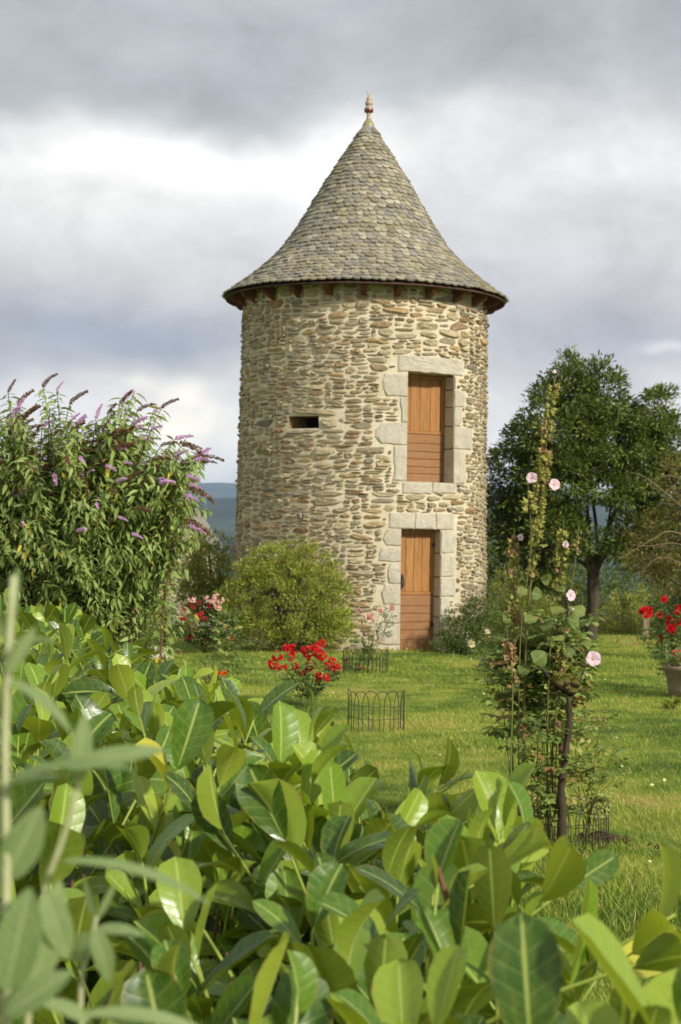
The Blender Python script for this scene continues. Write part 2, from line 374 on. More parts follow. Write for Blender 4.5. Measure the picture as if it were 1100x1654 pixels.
M_TERRAGRN = plain_mat('ochre_finial_base', srgb(168, 152, 104), srgb(128, 118, 84), 0.4, 14, 0.15, 0.5)
M_WIRE = plain_mat('rusted_green_wire', (0.022, 0.026, 0.018), (0.05, 0.035, 0.02), 0.6, 50, 0.2, 0.4)
# ================================================================ THE LAND
rg = np.random.default_rng(3)
M_GROUND, t = newmat('lawn_soil'); p = pos(t)
a = t.noise(p, 0.35, 4.0, 0.6); b = t.noise(p, 1.6, 5.0, 0.65); c = t.noise(p, 60.0, 5.0, 0.75)
GRASS_STOPS = [(0.22, srgb(84, 112, 38)), (0.40, srgb(126, 150, 52)), (0.58, srgb(162, 174, 66)), (0.76, srgb(194, 184, 98)), (0.85, srgb(188, 162, 104))]
def grass_tone(t, p, r):
    a = t.noise(p, 0.45, 4.0, 0.6); b = t.noise(p, 2.1, 5.0, 0.65)
    f = t.math('ADD', t.math('ADD', t.math('MULTIPLY', t.rng(a, .34, .66, .1, .9), 0.55), t.math('MULTIPLY', t.rng(b, .32, .68, .15, .85), 0.45)), t.math('MULTIPLY', t.math('SUBTRACT', r, 0.5), 0.3))
    return t.ramp(f, GRASS_STOPS)
col = grass_tone(t, p, 0.35)
col = t.mix(t.rng(c, 0.4, 0.7, 0.15, 0.75), col, (0.055, 0.06, 0.022))
finish(t, col, 0.95, c, 0.8, 0.03, 0.1)
M_GRASS, t = newmat('grass_blades'); x, y, z, r, v = luv(t); p = pos(t)
col = grass_tone(t, p, r)
col = t.mix(t.math('LESS_THAN', r, 0.07), col, srgb(190, 178, 116))
finish(t, col, 0.55, None, 0, 0, 0.3, 0.35)

def lawn_z(x, y):
    return 0.025 * np.sin(x * 0.9 + 1.3) * np.cos(y * 0.5) + 0.015 * np.sin(x * 2.3 + y * 1.1)
xs = np.linspace(-26, 26, 131); ys = np.concatenate([np.linspace(-12, 7, 20), np.linspace(7.5, 40, 84)])
X, Y = np.meshgrid(xs, ys); n0, n1_ = X.shape
Z = lawn_z(X, Y) - np.clip((Y - 34) / 6, 0, 1) ** 2 * 0.9
def grid_faces(a, b):
    i = np.arange(a - 1)[:, None] * b; j = np.arange(b - 1)[None, :]
    return np.stack([i + j, i + j + 1, i + b + j + 1, i + b + j], -1).reshape(-1, 4)
A = Acc(); A.add(np.stack([X, Y, Z], -1).reshape(-1, 3), grid_faces(n0, n1_))
lawn = A.build('lawn', M_GROUND, smooth=True, kind='structure')

# valley and hills beyond, one sheet to the horizon
M_LAND, t = newmat('wooded_hillside'); p = pos(t)
a = t.noise(p, 0.004, 7.0, 0.65); b = t.noise(p, 0.02, 6.0, 0.6)
col = t.mix(t.rng(a, 0.42, 0.58), (0.018, 0.030, 0.014), (0.06, 0.075, 0.03))
col = t.mix(t.rng(b, 0.45, 0.6, 0.0, 0.8), col, (0.016, 0.026, 0.012))
finish(t, col, 0.95, None, 0, 0, 0.05)
ya = np.concatenate([np.linspace(38.5, 120, 14), np.geomspace(135, 15000, 66)])
ua = np.linspace(-0.9, 0.9, 181)
YY, UU = np.meshgrid(ya, ua, indexing='ij'); XX = UU * (YY + 40)
def ss(a, b, v): q = np.clip((v - a) / (b - a), 0, 1); return q * q * (3 - 2 * q)
ridge1 = EYE + 4200 * np.tan(np.radians(1.28)) + 16 * np.sin(XX / 310 + 0.4) + 9 * np.sin(XX / 130 + 1) + XX * -0.016
ridge2 = EYE + 9500 * np.tan(np.radians(1.60)) + 18 * np.sin(XX / 900 + 2) + 14 * np.sin(XX / 420)
val = -0.9 - 9 * ss(38, 90, YY) - 30 * ss(90, 500, YY) - 60 * ss(500, 1800, YY)
ZZ = val * (1 - ss(2200, 4200, YY)) + ridge1 * ss(2200, 4200, YY)
ZZ = np.where(YY > 4200, ridge1 + (-40 - ridge1) * ss(4200, 5600, YY), ZZ)
ZZ = np.where(YY > 5600, -40 + (ridge2 + 40) * ss(5600, 9500, YY), ZZ)
ZZ = np.where(YY > 9500, ridge2 + (-60 - ridge2) * ss(9500, 15000, YY), ZZ)
ZZ += np.where(YY > 300, (np.sin(XX / 60 + YY / 90) + np.sin(XX / 37 - YY / 51)) * YY / 4000, 0)
A = Acc(); A.add(np.stack([XX, YY, ZZ], -1).reshape(-1, 3), grid_faces(*YY.shape))
A.build('hills', M_LAND, smooth=True, kind='structure')

# ================================================================ LEAF SHAPES
def leaf(nl, nw, width, fold=0.15, bend=0.15, tip=0.9, wav=0.0, serr=0.0, belly=0.45, petiole=0.0, seed=0, sides_round=1.0):
    """leaf of length 1 along +Y, face +Z; returns (V, F, L)"""
    r_ = np.random.default_rng(seed); ph = r_.uniform(0, 6, 3)
    q_ = np.linspace(0, 1, nl + 1); v = q_ if nl < 4 else .45 * q_ + .55 * .5 * (1 - np.cos(PI * q_)); u = np.linspace(-1, 1, nw + 1)
    b = belly
    prof = (v ** (b * 1.6)) * ((1 - v) ** (tip * (1 - b) * 1.2)); prof = np.array([.5, 1.0]) if nl == 1 else prof / prof.max()
    VV, UU = np.meshgrid(v, u, indexing='ij'); Wd = width / 2 * prof[:, None] * (1 + serr * np.where(np.arange(nl + 1) % 2, 1, -1)[:, None])
    x = UU * Wd
    z = fold * np.abs(UU) * Wd * 2 - bend * VV ** 2 + wav * np.sin(VV * 9 + ph[0] + UU * 2) * np.abs(UU) * width
    y = VV * (1 - 0.35 * bend * VV) 
    V = np.stack([x, y, z], -1).reshape(-1, 3)
    if petiole: V[:, 1] = V[:, 1] * (1 - petiole) + petiole
    L = np.stack([UU, VV, np.zeros_like(UU)], -1).reshape(-1, 3)
    F = grid_faces(nl + 1, nw + 1)
    F = F[:, [0, 1, 2, 3]]
    if petiole:
        k = len(V); V = np.vstack([V, [[-0.012, 0, 0], [0.012, 0, 0], [-0.010, petiole + .02, 0], [0.010, petiole + .02, 0]]])
        L = np.vstack([L, np.zeros((4, 3))]); F = np.vstack([F, [[k, k + 1, k + 3, k + 2]]])
    return V, F, L
small4 = leaf(2, 2, 0.34, 0.25, 0.2)                      # 4 quads
blade_narrow = leaf(3, 2, 0.2, 0.2, 0.35, belly=0.35)
oval3 = leaf(3, 2, 0.6, 0.15, 0.2, belly=0.45)
def sph(rng, m, flat=1.0):
    v = rng.normal(size=(m, 3)); v /= np.linalg.norm(v, axis=1)[:, None]; v[:, 2] *= flat; return v
def clumps(rng, ells, nc, shell=0.55):
    """cluster centres spread through the outer part of ellipsoids (cx, cy, cz, rx, ry, rz)"""
    E = np.array([e[:6] for e in ells], float); vol = E[:, 3] * E[:, 4] * E[:, 5]; k = rng.choice(len(E), nc, p=vol ** 0.8 / np.sum(vol ** 0.8))
    d = sph(rng, nc); rr = rng.uniform(shell ** 3, 1, nc) ** (1 / 3)
    return E[k, :3] + d * rr[:, None] * E[k, 3:6], d
def cluster_leaves(acc, rng, C, Cd, n_per, crad, proto, size, up=0.4, outw=0.6, jit=0.7, flat=0.8, nup=0.8, tone=None):
    """n_per leaves in each clump, pointing outwards / upwards"""
    m = len(C) * n_per; k = np.repeat(np.arange(len(C)), n_per)
    o = sph(rng, m, flat) * (rng.uniform(0, 1, m) ** 0.5)[:, None]
    cr = crad[k] if isinstance(crad, np.ndarray) else crad
    loc = C[k] + o * (cr[:, None] if isinstance(cr, np.ndarray) else cr)
    D = o * 1.0 + Cd[k] * outw + np.array([0, 0, up]) + rng.normal(size=(m, 3)) * jit * 0.5
    N = np.array([0, 0, nup]) + Cd[k] * 0.5 + rng.normal(size=(m, 3)) * 0.5
    sz = size * rng.uniform(0.65, 1.25, m)
    t_ = rng.uniform(0, 1, len(C)) if tone is None else tone
    rnd = np.clip(t_[k] * 0.55 + rng.uniform(0, 0.45, m), 0.001, 0.999)
    scatter(acc, proto, loc, D, N, sz, rnd)

# ================================================================ THE TOWER
TD = 30.3
TC = P(582, 900, TD); TC[2] = 0.0
def rad_at(z): return 2.155 - 0.080 * np.clip(z, 0, 6) / 5.9
tower = thing('stone_tower', 'round rubble stone tower with conical stone shingle roof and two wooden doors', 'tower', TC)
rg = np.random.default_rng(11)
def cyl(phi, z, off):
    r = rad_at(z) + off; return np.stack([TC[0] + r * np.sin(phi), TC[1] - r * np.cos(phi), z + 0 * phi], -1)
class Face:
    """frame of an opening: s across (to the right seen from outside), t outwards, z up"""
    def __init__(s, deg): s.phi = R(deg); s.n = np.array([math.sin(s.phi), -math.cos(s.phi), 0]); s.x = np.array([math.cos(s.phi), math.sin(s.phi), 0])
    def surf(s, sx, z, off): r = rad_at(z) + off; return TC + s.x * sx[:, None] + s.n * np.sqrt(np.maximum(r * r - sx * sx, 0.01))[:, None] + np.array([0, 0, 1]) * z[:, None]
    def flat(s, sx, z, tt): return TC + s.x * np.asarray(sx)[:, None] + s.n * np.asarray(tt)[:, None] + np.array([0, 0, 1]) * np.asarray(z)[:, None]
    def fr(s): return (TC, s.x, s.n, np.array([0, 0, 1.0]))
def pz(py, d=28.5, px=690): return float(P(px, py, d)[2])
def ps_(px, py, F_, z):
    """pixel column on the wall -> s coordinate in the frame of face F_"""
    d = TD - 1.85
    for _ in range(4):
        X_ = P(px, py, d)[0] - TC[0]; r = rad_at(z); ph = math.asin(np.clip(X_ / r, -0.999, 0.999)); d = TC[1] - r * math.cos(ph)
    return r * math.sin(ph - F_.phi)
UP = Face(31.0); LO = Face(28.0); SL = Face(-28.5)
uz0, uz1 = pz(779), pz(602); lz0, lz1 = -0.02, pz(855)
us0, us1 = ps_(658, 690, UP, 3.6), ps_(733, 690, UP, 3.6)
ls0, ls1 = ps_(647, 950, LO, 1.0), ps_(711, 950, LO, 1.0)
sz0, sz1 = pz(692, 28.45, 490), pz(672, 28.45, 490)
ss0, ss1 = ps_(467, 682, SL, 3.7), ps_(515, 682, SL, 3.7)
def s2phi(F_, s_, z): return F_.phi + math.asin(s_ / rad_at(z))
OPEN = [(s2phi(UP, us0, 3.6), s2phi(UP, us1, 3.6), uz0, uz1), (s2phi(LO, ls0, 1), s2phi(LO, ls1, 1), lz0 - 0.3, lz1), (s2phi(SL, ss0, 3.7), s2phi(SL, ss1, 3.7), sz0, sz1)]
WTOP = 6.05
# mortar core with the openings left out
ph = np.unique(np.round(np.concatenate([np.linspace(-PI, PI, 181)[:-1]] + [np.array(o[:2]) for o in OPEN]), 6))
zz = np.unique(np.round(np.concatenate([np.linspace(-0.4, WTOP, 70)] + [np.array(o[2:]) for o in OPEN]), 6))
PHI, ZZ_ = np.meshgrid(ph, zz); a_, b_ = PHI.shape
V = cyl(PHI, ZZ_, -0.006 + 0.006 * np.sin(PHI * 37 + ZZ_ * 9) * np.sin(ZZ_ * 21 - PHI * 13)).reshape(-1, 3)
i, j = np.meshgrid(np.arange(a_ - 1), np.arange(b_), indexing='ij'); j2 = (j + 1) % b_
F = np.stack([i * b_ + j, i * b_ + j2, (i + 1) * b_ + j2, (i + 1) * b_ + j], -1)
mp = np.where(j2 == 0, -PI, 0) * 0 + ph[j] + 1e-4; mz = zz[i] + 1e-4
keep = np.ones_like(mp, bool)
for (p0, p1, z0, z1) in OPEN: keep &= ~((mp >= p0 - 1e-5) & (mp < p1 - 1e-5) & (mz >= z0 - 1e-5) & (mz < z1 - 1e-5))
A = Acc(); A.add(V, F[keep].reshape(-1, 4)); wall = A.build('wall', M_MORTAR, tower)

def stone(acc, poly, fmap, h, depth=-0.05, rnd=0.5, rough=0.3, rg=rg, dome=0.85, base_flat=None, edge=0.006):
    """stone from its outline poly (n,2) in wall coordinates; fmap(u, z, off) -> 3-D"""
    n = len(poly); c = poly.mean(0) + (poly.max(0) - poly.min(0)) * rg.uniform(-0.08, 0.08, 2)
    inn = lambda k, jt=0.0: c + (poly - c) * (k + rg.uniform(-jt, jt, (n, 1)))
    rings = []; 
    if base_flat is not None: rings.append(base_flat(poly[:, 0], poly[:, 1]))
    else: rings.append(fmap(poly[:, 0], poly[:, 1], np.full(n, depth)))
    rings.append(fmap(poly[:, 0], poly[:, 1], np.full(n, edge)))
    tilt = rg.normal(size=2) * rough * h; sz = np.maximum(poly.max(0) - poly.min(0), 1e-3)
    def hh(q, base): return base + ((q - c) / sz) @ tilt + rg.uniform(-1, 1, len(q)) * h * rough * 0.4
    q = inn(dome, 0.05); rings.append(fmap(q[:, 0], q[:, 1], hh(q, h * 0.85)))
    q = inn(0.45, 0.12); rings.append(fmap(q[:, 0], q[:, 1], hh(q, h * 1.05)))
    cc = fmap(c[None, 0], c[None, 1], np.array([h * (1.05 + rg.uniform(-rough, rough) * 0.4)]))
    V = np.vstack(rings + [cc]); k = len(rings)
    i = np.arange(k - 1)[:, None] * n; j = np.arange(n)[None, :]; j2 = (j + 1) % n
    F4 = np.stack([i + j, i + j2, i + n + j2, i + n + j], -1).reshape(-1, 4)
    jj = np.arange(n); F3 = np.stack([(k - 1) * n + jj, (k - 1) * n + (jj + 1) % n, np.full(n, k * n)], -1)
    L = np.zeros((len(V), 3)); L[:, 2] = rnd
    acc.add(V, [F4, F3], L)

# pale granite dressings: rectangles in (s, z); far = side of the outline that is left rough
def dressing(F_, s0, s1, z0, z1, depth, far=None, name='dressed_block', rough=0.12, jt=0.02, proud=0.022, cham=0.0):
    g = 0.006; s0 += g; s1 -= g; z0 += g; z1 -= g
    ns = max(2, int((s1 - s0) / 0.12) + 1); nz = max(2, int((z1 - z0) / 0.12) + 1)
    bot = [(a, z0) for a in np.linspace(s0, s1, ns + 1)[:-1]]; rt = [(s1, a) for a in np.linspace(z0, z1, nz + 1)[:-1]]
    tp = [(a, z1) for a in np.linspace(s1, s0, ns + 1)[:-1]]; lf = [(s0, a) for a in np.linspace(z1, z0, nz + 1)[:-1]]
    poly = np.array(bot + rt + tp + lf)
    c = poly.mean(0)
    for k_ in range(len(poly)):
        x_, z_ = poly[k_]
        onf = (far == 'L' and x_ < s0 + 0.45 * (s1 - s0)) or (far == 'R' and x_ > s1 - 0.45 * (s1 - s0))
        if onf:
            w_ = abs((x_ - (s0 if far == 'L' else s1)) / (s1 - s0)); cz = abs(z_ - (z0 + z1) / 2) / ((z1 - z0) / 2)
            pull = (cz ** rg.uniform(1.6, 4)) * cham * (1 - w_) * rg.uniform(.5, 1.2) + rg.uniform(0, jt * 1.6)
            poly[k_, 0] += pull if far == 'L' else -pull
            poly[k_, 1] += -np.sign(z_ - c[1]) * rg.uniform(0, jt) * 0.7
        else: poly[k_] += rg.uniform(-0.007, 0.007, 2) * ([.5, 1] if far else [1, 1])
    A = Acc()
    stone(A, poly, F_.surf, proud, rnd=rg.uniform(), rough=rough, dome=0.93, edge=0.008,
          base_flat=lambda s_, z_: F_.flat(s_, z_, np.full(len(s_), 2.08 - depth)))
    return A.build(name, M_GRANITE, tower)
BLK = []                                                       # (phi0, phi1, z0, z1) kept clear of rubble
def dress_px(F_, x0, x1, y0, y1, depth, far=None, name='jamb_block', snap=None, cham=0.05, jt=0.025):
    zt, zb = pz(y0), pz(y1); zm = (zt + zb) / 2
    s0 = ps_(x0, (y0 + y1) / 2, F_, zm); s1 = ps_(x1, (y0 + y1) / 2, F_, zm)
    if snap is not None:
        if far == 'L': s1 = snap
        elif far == 'R': s0 = snap
    dressing(F_, s0, s1, zb, zt, depth, far, name, cham=cham, jt=jt)
    e = 0.012 if far is None else 0.0
    BLK.append((s2phi(F_, s0, zm) - e, s2phi(F_, s1, zm) + e, zb, zt))
for (x0, y0, y1, ch) in [(614, 606, 643, .08), (644, 643, 684, .01), (604, 684, 721, .14), (633, 721, 779, .02)]: dress_px(UP, x0, 657, y0, y1, 0.30, 'L', snap=us0, cham=ch)
for (x1, y0, y1, ch) in [(738, 604, 626, .01), (752, 626, 654, .03), (747, 654, 686, .02), (763, 686, 723, .03), (752, 723, 780, .03)]: dress_px(UP, 733, x1, y0, y1, 0.30, 'R', snap=us1, cham=ch)
dress_px(UP, 643, 748, 576, 603, 0.30, None, 'lintel', jt=0)
dress_px(UP, 650, 697, 779, 798, 0.26, None, 'door_sill', jt=0); dress_px(UP, 698, 736, 779, 796, 0.26, None, 'door_sill', jt=0)
for (x0, y0, y1, ch) in [(618, 855, 883, .03), (610, 884, 908, .01), (625, 909, 943, .02), (613, 944, 977, .07), (618, 978, 1006, .02), (606, 1007, 1041, .05), (622, 1042, 1052, .0)]: dress_px(LO, x0, 646, y0, y1, 0.22, 'L', snap=ls0, cham=ch)
for (x1, y0, y1, ch) in [(737, 856, 893, .02), (736, 894, 932, .02), (736, 933, 964, .02), (726, 965, 996, .01), (722, 997, 1026, .01), (724, 1027, 1052, .01)]: dress_px(LO, 711, x1, y0, y1, 0.22, 'R', snap=ls1, cham=ch)
for (x0, x1) in [(628, 669), (670, 703), (704, 733)]: dress_px(LO, x0, x1, 829, 855, 0.22, None, 'lintel', jt=0)
# slit: lintel and side stone of the rubble's own stone, back board coloured near-black for the shade inside
A = Acc(); fr = SL.fr()
for (lo, hi) in [((ss0 - .04, 1.5, sz0 - .04), (ss0, 2.06, sz1 + .04)), ((ss1, 1.5, sz0 - .04), (ss1 + .04, 2.06, sz1 + .04)), ((ss0, 1.5, sz1), (ss1, 2.04, sz1 + .04)), ((ss0, 1.5, sz0 - .04), (ss1, 2.04, sz0))]: box(A, lo, hi, 0.3, fr)
slit = A.build('slit_window', M_STONE, tower)
A = Acc(); box(A, (ss0 - .04, 1.46, sz0 - .04), (ss1 + .04, 1.5, sz1 + .04), 0.3, fr); A.build('near_black_board', M_DARK, slit)

# doors: leaf set back in the jambs
def door(F_, s0, s1, z0, z1, depth, name, low, label=None):
    t0 = math.sqrt(rad_at((z0 + z1) / 2) ** 2 - ((s1 - s0) / 2) ** 2) - depth; fr = F_.fr(); mid = z0 + (z1 - z0) * low
    d = None
    A = Acc(); st = 0.055
    box(A, (s0 - .03, t0 - .08, z0 - .02), (s0 + st, t0, z1 + .02), .2, fr, .004); box(A, (s1 - st, t0 - .08, mid), (s1 + .03, t0, z1 + .02), .35, fr, .004)
    box(A, (s0 + st, t0 - .08, z1 - .085), (s1 - st, t0 - .003, z1 + .02), .9, fr, .004); box(A, (s0 + st, t0 - .08, mid), (s1 - st, t0 - .003, mid + .045), .8, fr, .004)
    d = A.build(name, M_WOOD, tower)
    if label: d['label'] = label
    n = 4; xs_ = np.linspace(s0 + st + .004, s1 - st - .004, n + 1)
    for k_ in range(n):
        A = Acc(); box(A, (xs_[k_] + .0025, t0 - .07, mid + .047), (xs_[k_ + 1] - .0025, t0 - .028, z1 - .087), rg.uniform(0, .9), fr, .005)
        A.build('vertical_board', M_WOOD, d)
    hs = np.cumsum(rg.uniform(0.8, 1.3, 6)); hs = np.concatenate([[0], hs / hs[-1]]) * (mid - z0 - .004) + z0
    for k_ in range(6):
        A = Acc(); V0 = Acc(); box(V0, (s0 + .002 if k_ >= 0 else 0, t0 - .07, hs[k_] + .0025), (s1 + .02, t0 - .006, hs[k_ + 1] - .0025), rg.uniform(0, .9), fr, .005)
        L0 = V0.L[0].copy(); L0[:, [0, 1]] = L0[:, [1, 0]]; A.add(V0.V[0], V0.F4, L0)
        A.build('horizontal_board', M_WOODLOW, d)
    A = Acc(); box(A, (s0 - .1, t0 - .12, z0 - .1), (s1 + .1, t0 - .085, z1 + .1), .2, fr); A.build('door_back', M_DARK, d)
    return d, t0
dU, tU = door(UP, us0, us1, uz0, uz1, 0.29, 'door', 0.45, 'upper wooden door')
dL, tL = door(LO, ls0, ls1, 0.0, lz1, 0.20, 'door', 0.46, 'lower wooden door at the ground')
A = Acc(); hz_ = pz(940); sx = ls0 + 0.14
tube(A, curve([TC + LO.x * sx + LO.n * (tL - .01) + np.array([0, 0, hz_ - .09]), TC + LO.x * sx + LO.n * (tL + .05) + np.array([0, 0, hz_ - .05]),
               TC + LO.x * sx + LO.n * (tL + .05) + np.array([0, 0, hz_ + .05]), TC + LO.x * sx + LO.n * (tL - .01) + np.array([0, 0, hz_ + .09])], 10), 0.009, 6)
box(A, (sx - .022, tL - .005, hz_ - .12), (sx + .022, tL + .006, hz_ + .12), .3, LO.fr(), .002)
A.build('handle', M_IRON, dL, smooth=False)
for zq in (pz(880), pz(1010)):
    A = Acc(); box(A, (ls1 - .05, tL - .003, zq - .035), (ls1 + .0, tL + .018, zq + .035), .3, LO.fr(), .003); A.build('hinge', M_IRON, dL)

# rubble: skyline packing of the unrolled wall, then trimmed round the dressings
rp = np.random.default_rng(21)
RW = 2.12; CIRC = 2 * PI * RW; du = 0.01; NU = int(CIRC / du); sky_h = np.full(NU, -0.06) + 0.03 * rp.uniform(size=NU).repeat(1)
sky_h = np.round(sky_h * 0 - 0.06, 3); rects = []
big = [(SL.phi + 0.10, sz1 + 0.012, 0.86, 0.115), (SL.phi - 0.0, sz0 - 0.085, 0.7, 0.07), (s2phi(SL, ss1, 3.7) + 0.085, sz0 + 0.0, 0.30, 0.19)]
while True:
    i0 = int(np.argmin(sky_h)); h0 = sky_h[i0]
    if h0 > WTOP - 0.12: break
    a = i0
    while i0 - a < NU - 1 and abs(sky_h[(a - 1) % NU] - h0) < 1e-6 and i0 - a < 90: a -= 1
    b = i0
    while b - a < 180 and abs(sky_h[(b + 1) % NU] - h0) < 1e-6: b += 1
    Wd = b - a + 1
    q = rp.uniform()
    hs = rp.uniform(0.04, 0.065) if q < 0.45 else (rp.uniform(0.06, 0.095) if q < 0.87 else rp.uniform(0.095, 0.14))
    if h0 > 4.9: hs *= 1.12
    ww = int(np.clip(hs * rp.uniform(2.0, 5.2), 0.09, 0.55) / du)
    if Wd < 7:
        nb = min(sky_h[(a - 1) % NU], sky_h[(b + 1) % NU]); idx = np.arange(a, b + 1) % NU; 
        if Wd >= 4 and nb - h0 > 0.03: rects.append(((a + Wd / 2) * du, (h0 + nb) / 2, Wd * du, nb - h0))
        sky_h[idx] = nb; continue
    if Wd < ww + 9: ww = Wd
    if ww > 58: ww = int(ww * 0.55)
    # sit level with a neighbour now and then, so courses run on
    for nbh in (sky_h[(a - 1) % NU], sky_h[(b + 1) % NU]):
        if 0.035 < nbh - h0 < 0.17 and abs(nbh - h0 - hs) < 0.03: hs = nbh - h0
    left = rp.uniform() < 0.5; s_ = a if left else b - ww + 1
    idx = np.arange(s_, s_ + ww) % NU
    rects.append(((s_ + ww / 2) * du, h0 + hs / 2, ww * du, hs)); sky_h[idx] = h0 + hs
stones = []
def wrap(p_): return (p_ + PI) % (2 * PI) - PI
extra = [(-0.0, None)]
allblk = BLK + OPEN + [((bp - bw / 2 / RW), (bp + bw / 2 / RW), bz, bz + bh) for (bp, bz, bw, bh) in big]
for (u_, z_, w_, h_) in rects:
    p_ = wrap(u_ / RW - PI); zz_ = z_ + 0.022 * math.sin(p_ * 7 + z_ * 3) + 0.014 * math.sin(p_ * 17 - z_ * 5)
    p0, p1 = p_ - w_ / 2 / RW, p_ + w_ / 2 / RW; z0, z1 = zz_ - h_ / 2, zz_ + h_ / 2; dead = False
    for (b0, b1, c0, c1) in allblk:
        if p1 > b0 and p0 < b1 and z1 > c0 and z0 < c1:
            ops = [((p1 - b0) * RW / w_, 'r'), ((b1 - p0) * RW / w_, 'l'), ((z1 - c0) / h_, 't'), ((c1 - z0) / h_, 'b')]
            am, sd_ = min(ops)
            if am > 0.62: dead = True; break
            if sd_ == 'r': p1 = b0
            elif sd_ == 'l': p0 = b1
            elif sd_ == 't': z1 = c0
            else: z0 = c1
    if dead or (p1 - p0) * RW < 0.05 or z1 - z0 < 0.03: continue
    stones.append(((p0 + p1) / 2, (z0 + z1) / 2, (p1 - p0) * RW, z1 - z0))
for (bp, bz, bw, bh) in big: stones.append((bp, bz + bh / 2, bw, bh))
def show(s_):
    p_, z_, w_, h_ = s_
    if z_ > 5.86 or z_ < 0.0: return 0
    if -0.80 < math.sin(p_) < -0.05 and z_ < 1.55: return w_ * h_ * 0.05
    return w_ * h_ * math.cos(p_) if math.cos(p_) > 0 else 0
stones.sort(key=show, reverse=True)
rest = Acc()
for k_, (p_, z_, w_, h_) in enumerate(stones):
    n = int(rp.integers(8, 12)) if k_ < 1400 else 8
    th = (np.arange(n) + rp.uniform(-0.42, 0.42, n)) / n * 2 * PI + PI / n; e = rp.uniform(2.2, 6.5)
    jo = 0.007 + 0.006 * rp.uniform()
    aa, bb = max(w_ / 2 - jo, 0.018), max(h_ / 2 - jo * 0.8, 0.010)
    ct, st_ = np.cos(th), np.sin(th); rr = (np.abs(ct) ** e + np.abs(st_) ** e) ** (-1 / e) * rp.uniform(0.80, 1.04, n)
    q = np.stack([ct * rr * aa, st_ * rr * bb], -1)
    wdg = rp.normal() * 0.22; q[:, 1] *= 1 + wdg * np.clip(q[:, 0] / aa, -1, 1)
    tl = rp.normal() * R(3.2); q = q @ np.array([[math.cos(tl), math.sin(tl)], [-math.sin(tl), math.cos(tl)]])
    q = q + [p_ * RW, z_]
    f = lambda u, z, o: cyl(u / RW, z, o)
    hgt = rp.uniform(0.010, 0.032) + 0.008 * (h_ > 0.09)
    A = Acc() if k_ < 298 else rest
    stone(A, q, f, hgt, rnd=rp.uniform(), rough=0.8, rg=rp, dome=rp.uniform(0.84, 0.95), edge=0.004)
    if k_ < 298: A.build('rubble_stone', M_STONE, wall)
rest.build('rubble_stones', M_STONE, wall, kind='stuff')

# roof
prof = np.array([[8.90, .10], [8.61, .24], [8.28, .46], [7.90, .70], [7.47, .95], [7.05, 1.20], [6.72, 1.43], [6.43, 1.71], [6.15, 2.05], [5.90, 2.40]])
sl = np.concatenate([[0], np.cumsum(np.hypot(np.diff(prof[:, 0]), np.diff(prof[:, 1])))])
def rprof(s_): return np.interp(s_, sl, prof[:, 1]), np.interp(s_, sl, prof[:, 0])
SLT = sl[-1]
A = Acc(); lathe(A, [(prof[k][1] - 0.03, prof[k][0] - 0.035) for k in range(len(prof))][::-1] , TC, 64)
lathe(A, [(2.02, 6.0), (2.395, 5.835), (2.405, 5.86), (2.37, 5.88)], TC, 96)
roof = A.build('roof', M_SOFFIT, tower, smooth=True)
rr_ = np.random.default_rng(8); s_ = SLT + 0.03; rows = []
while s_ > 0.14:
    r_, z_ = rprof(min(s_, SLT)); e = np.interp(s_, [0, 1.2, 2.6, SLT], [0.072, 0.086, 0.096, 0.108]); rows.append((s_, e)); s_ -= e
sh = []
for k_, (s_, e) in enumerate(rows):
    r_, z_ = rprof(min(s_, SLT)); wd = np.interp(s_, [0, 1, SLT], [0.095, 0.118, 0.14]); n = max(7, int(2 * PI * r_ / wd)); o_ = rr_.uniform()
    wn = rr_.uniform(0.75, 1.25, n); pe = np.cumsum(wn) / wn.sum() * 2 * PI + o_
    for q in range(n):
        p1 = pe[q]; p0 = pe[q - 1] if q else pe[-1] - 2 * PI
        sh.append((wrap((p0 + p1) / 2), (p1 - p0) * r_, s_ + rr_.uniform(-.011, .011) + (rr_.uniform(-.02, .022) if k_ == 0 else 0), e))
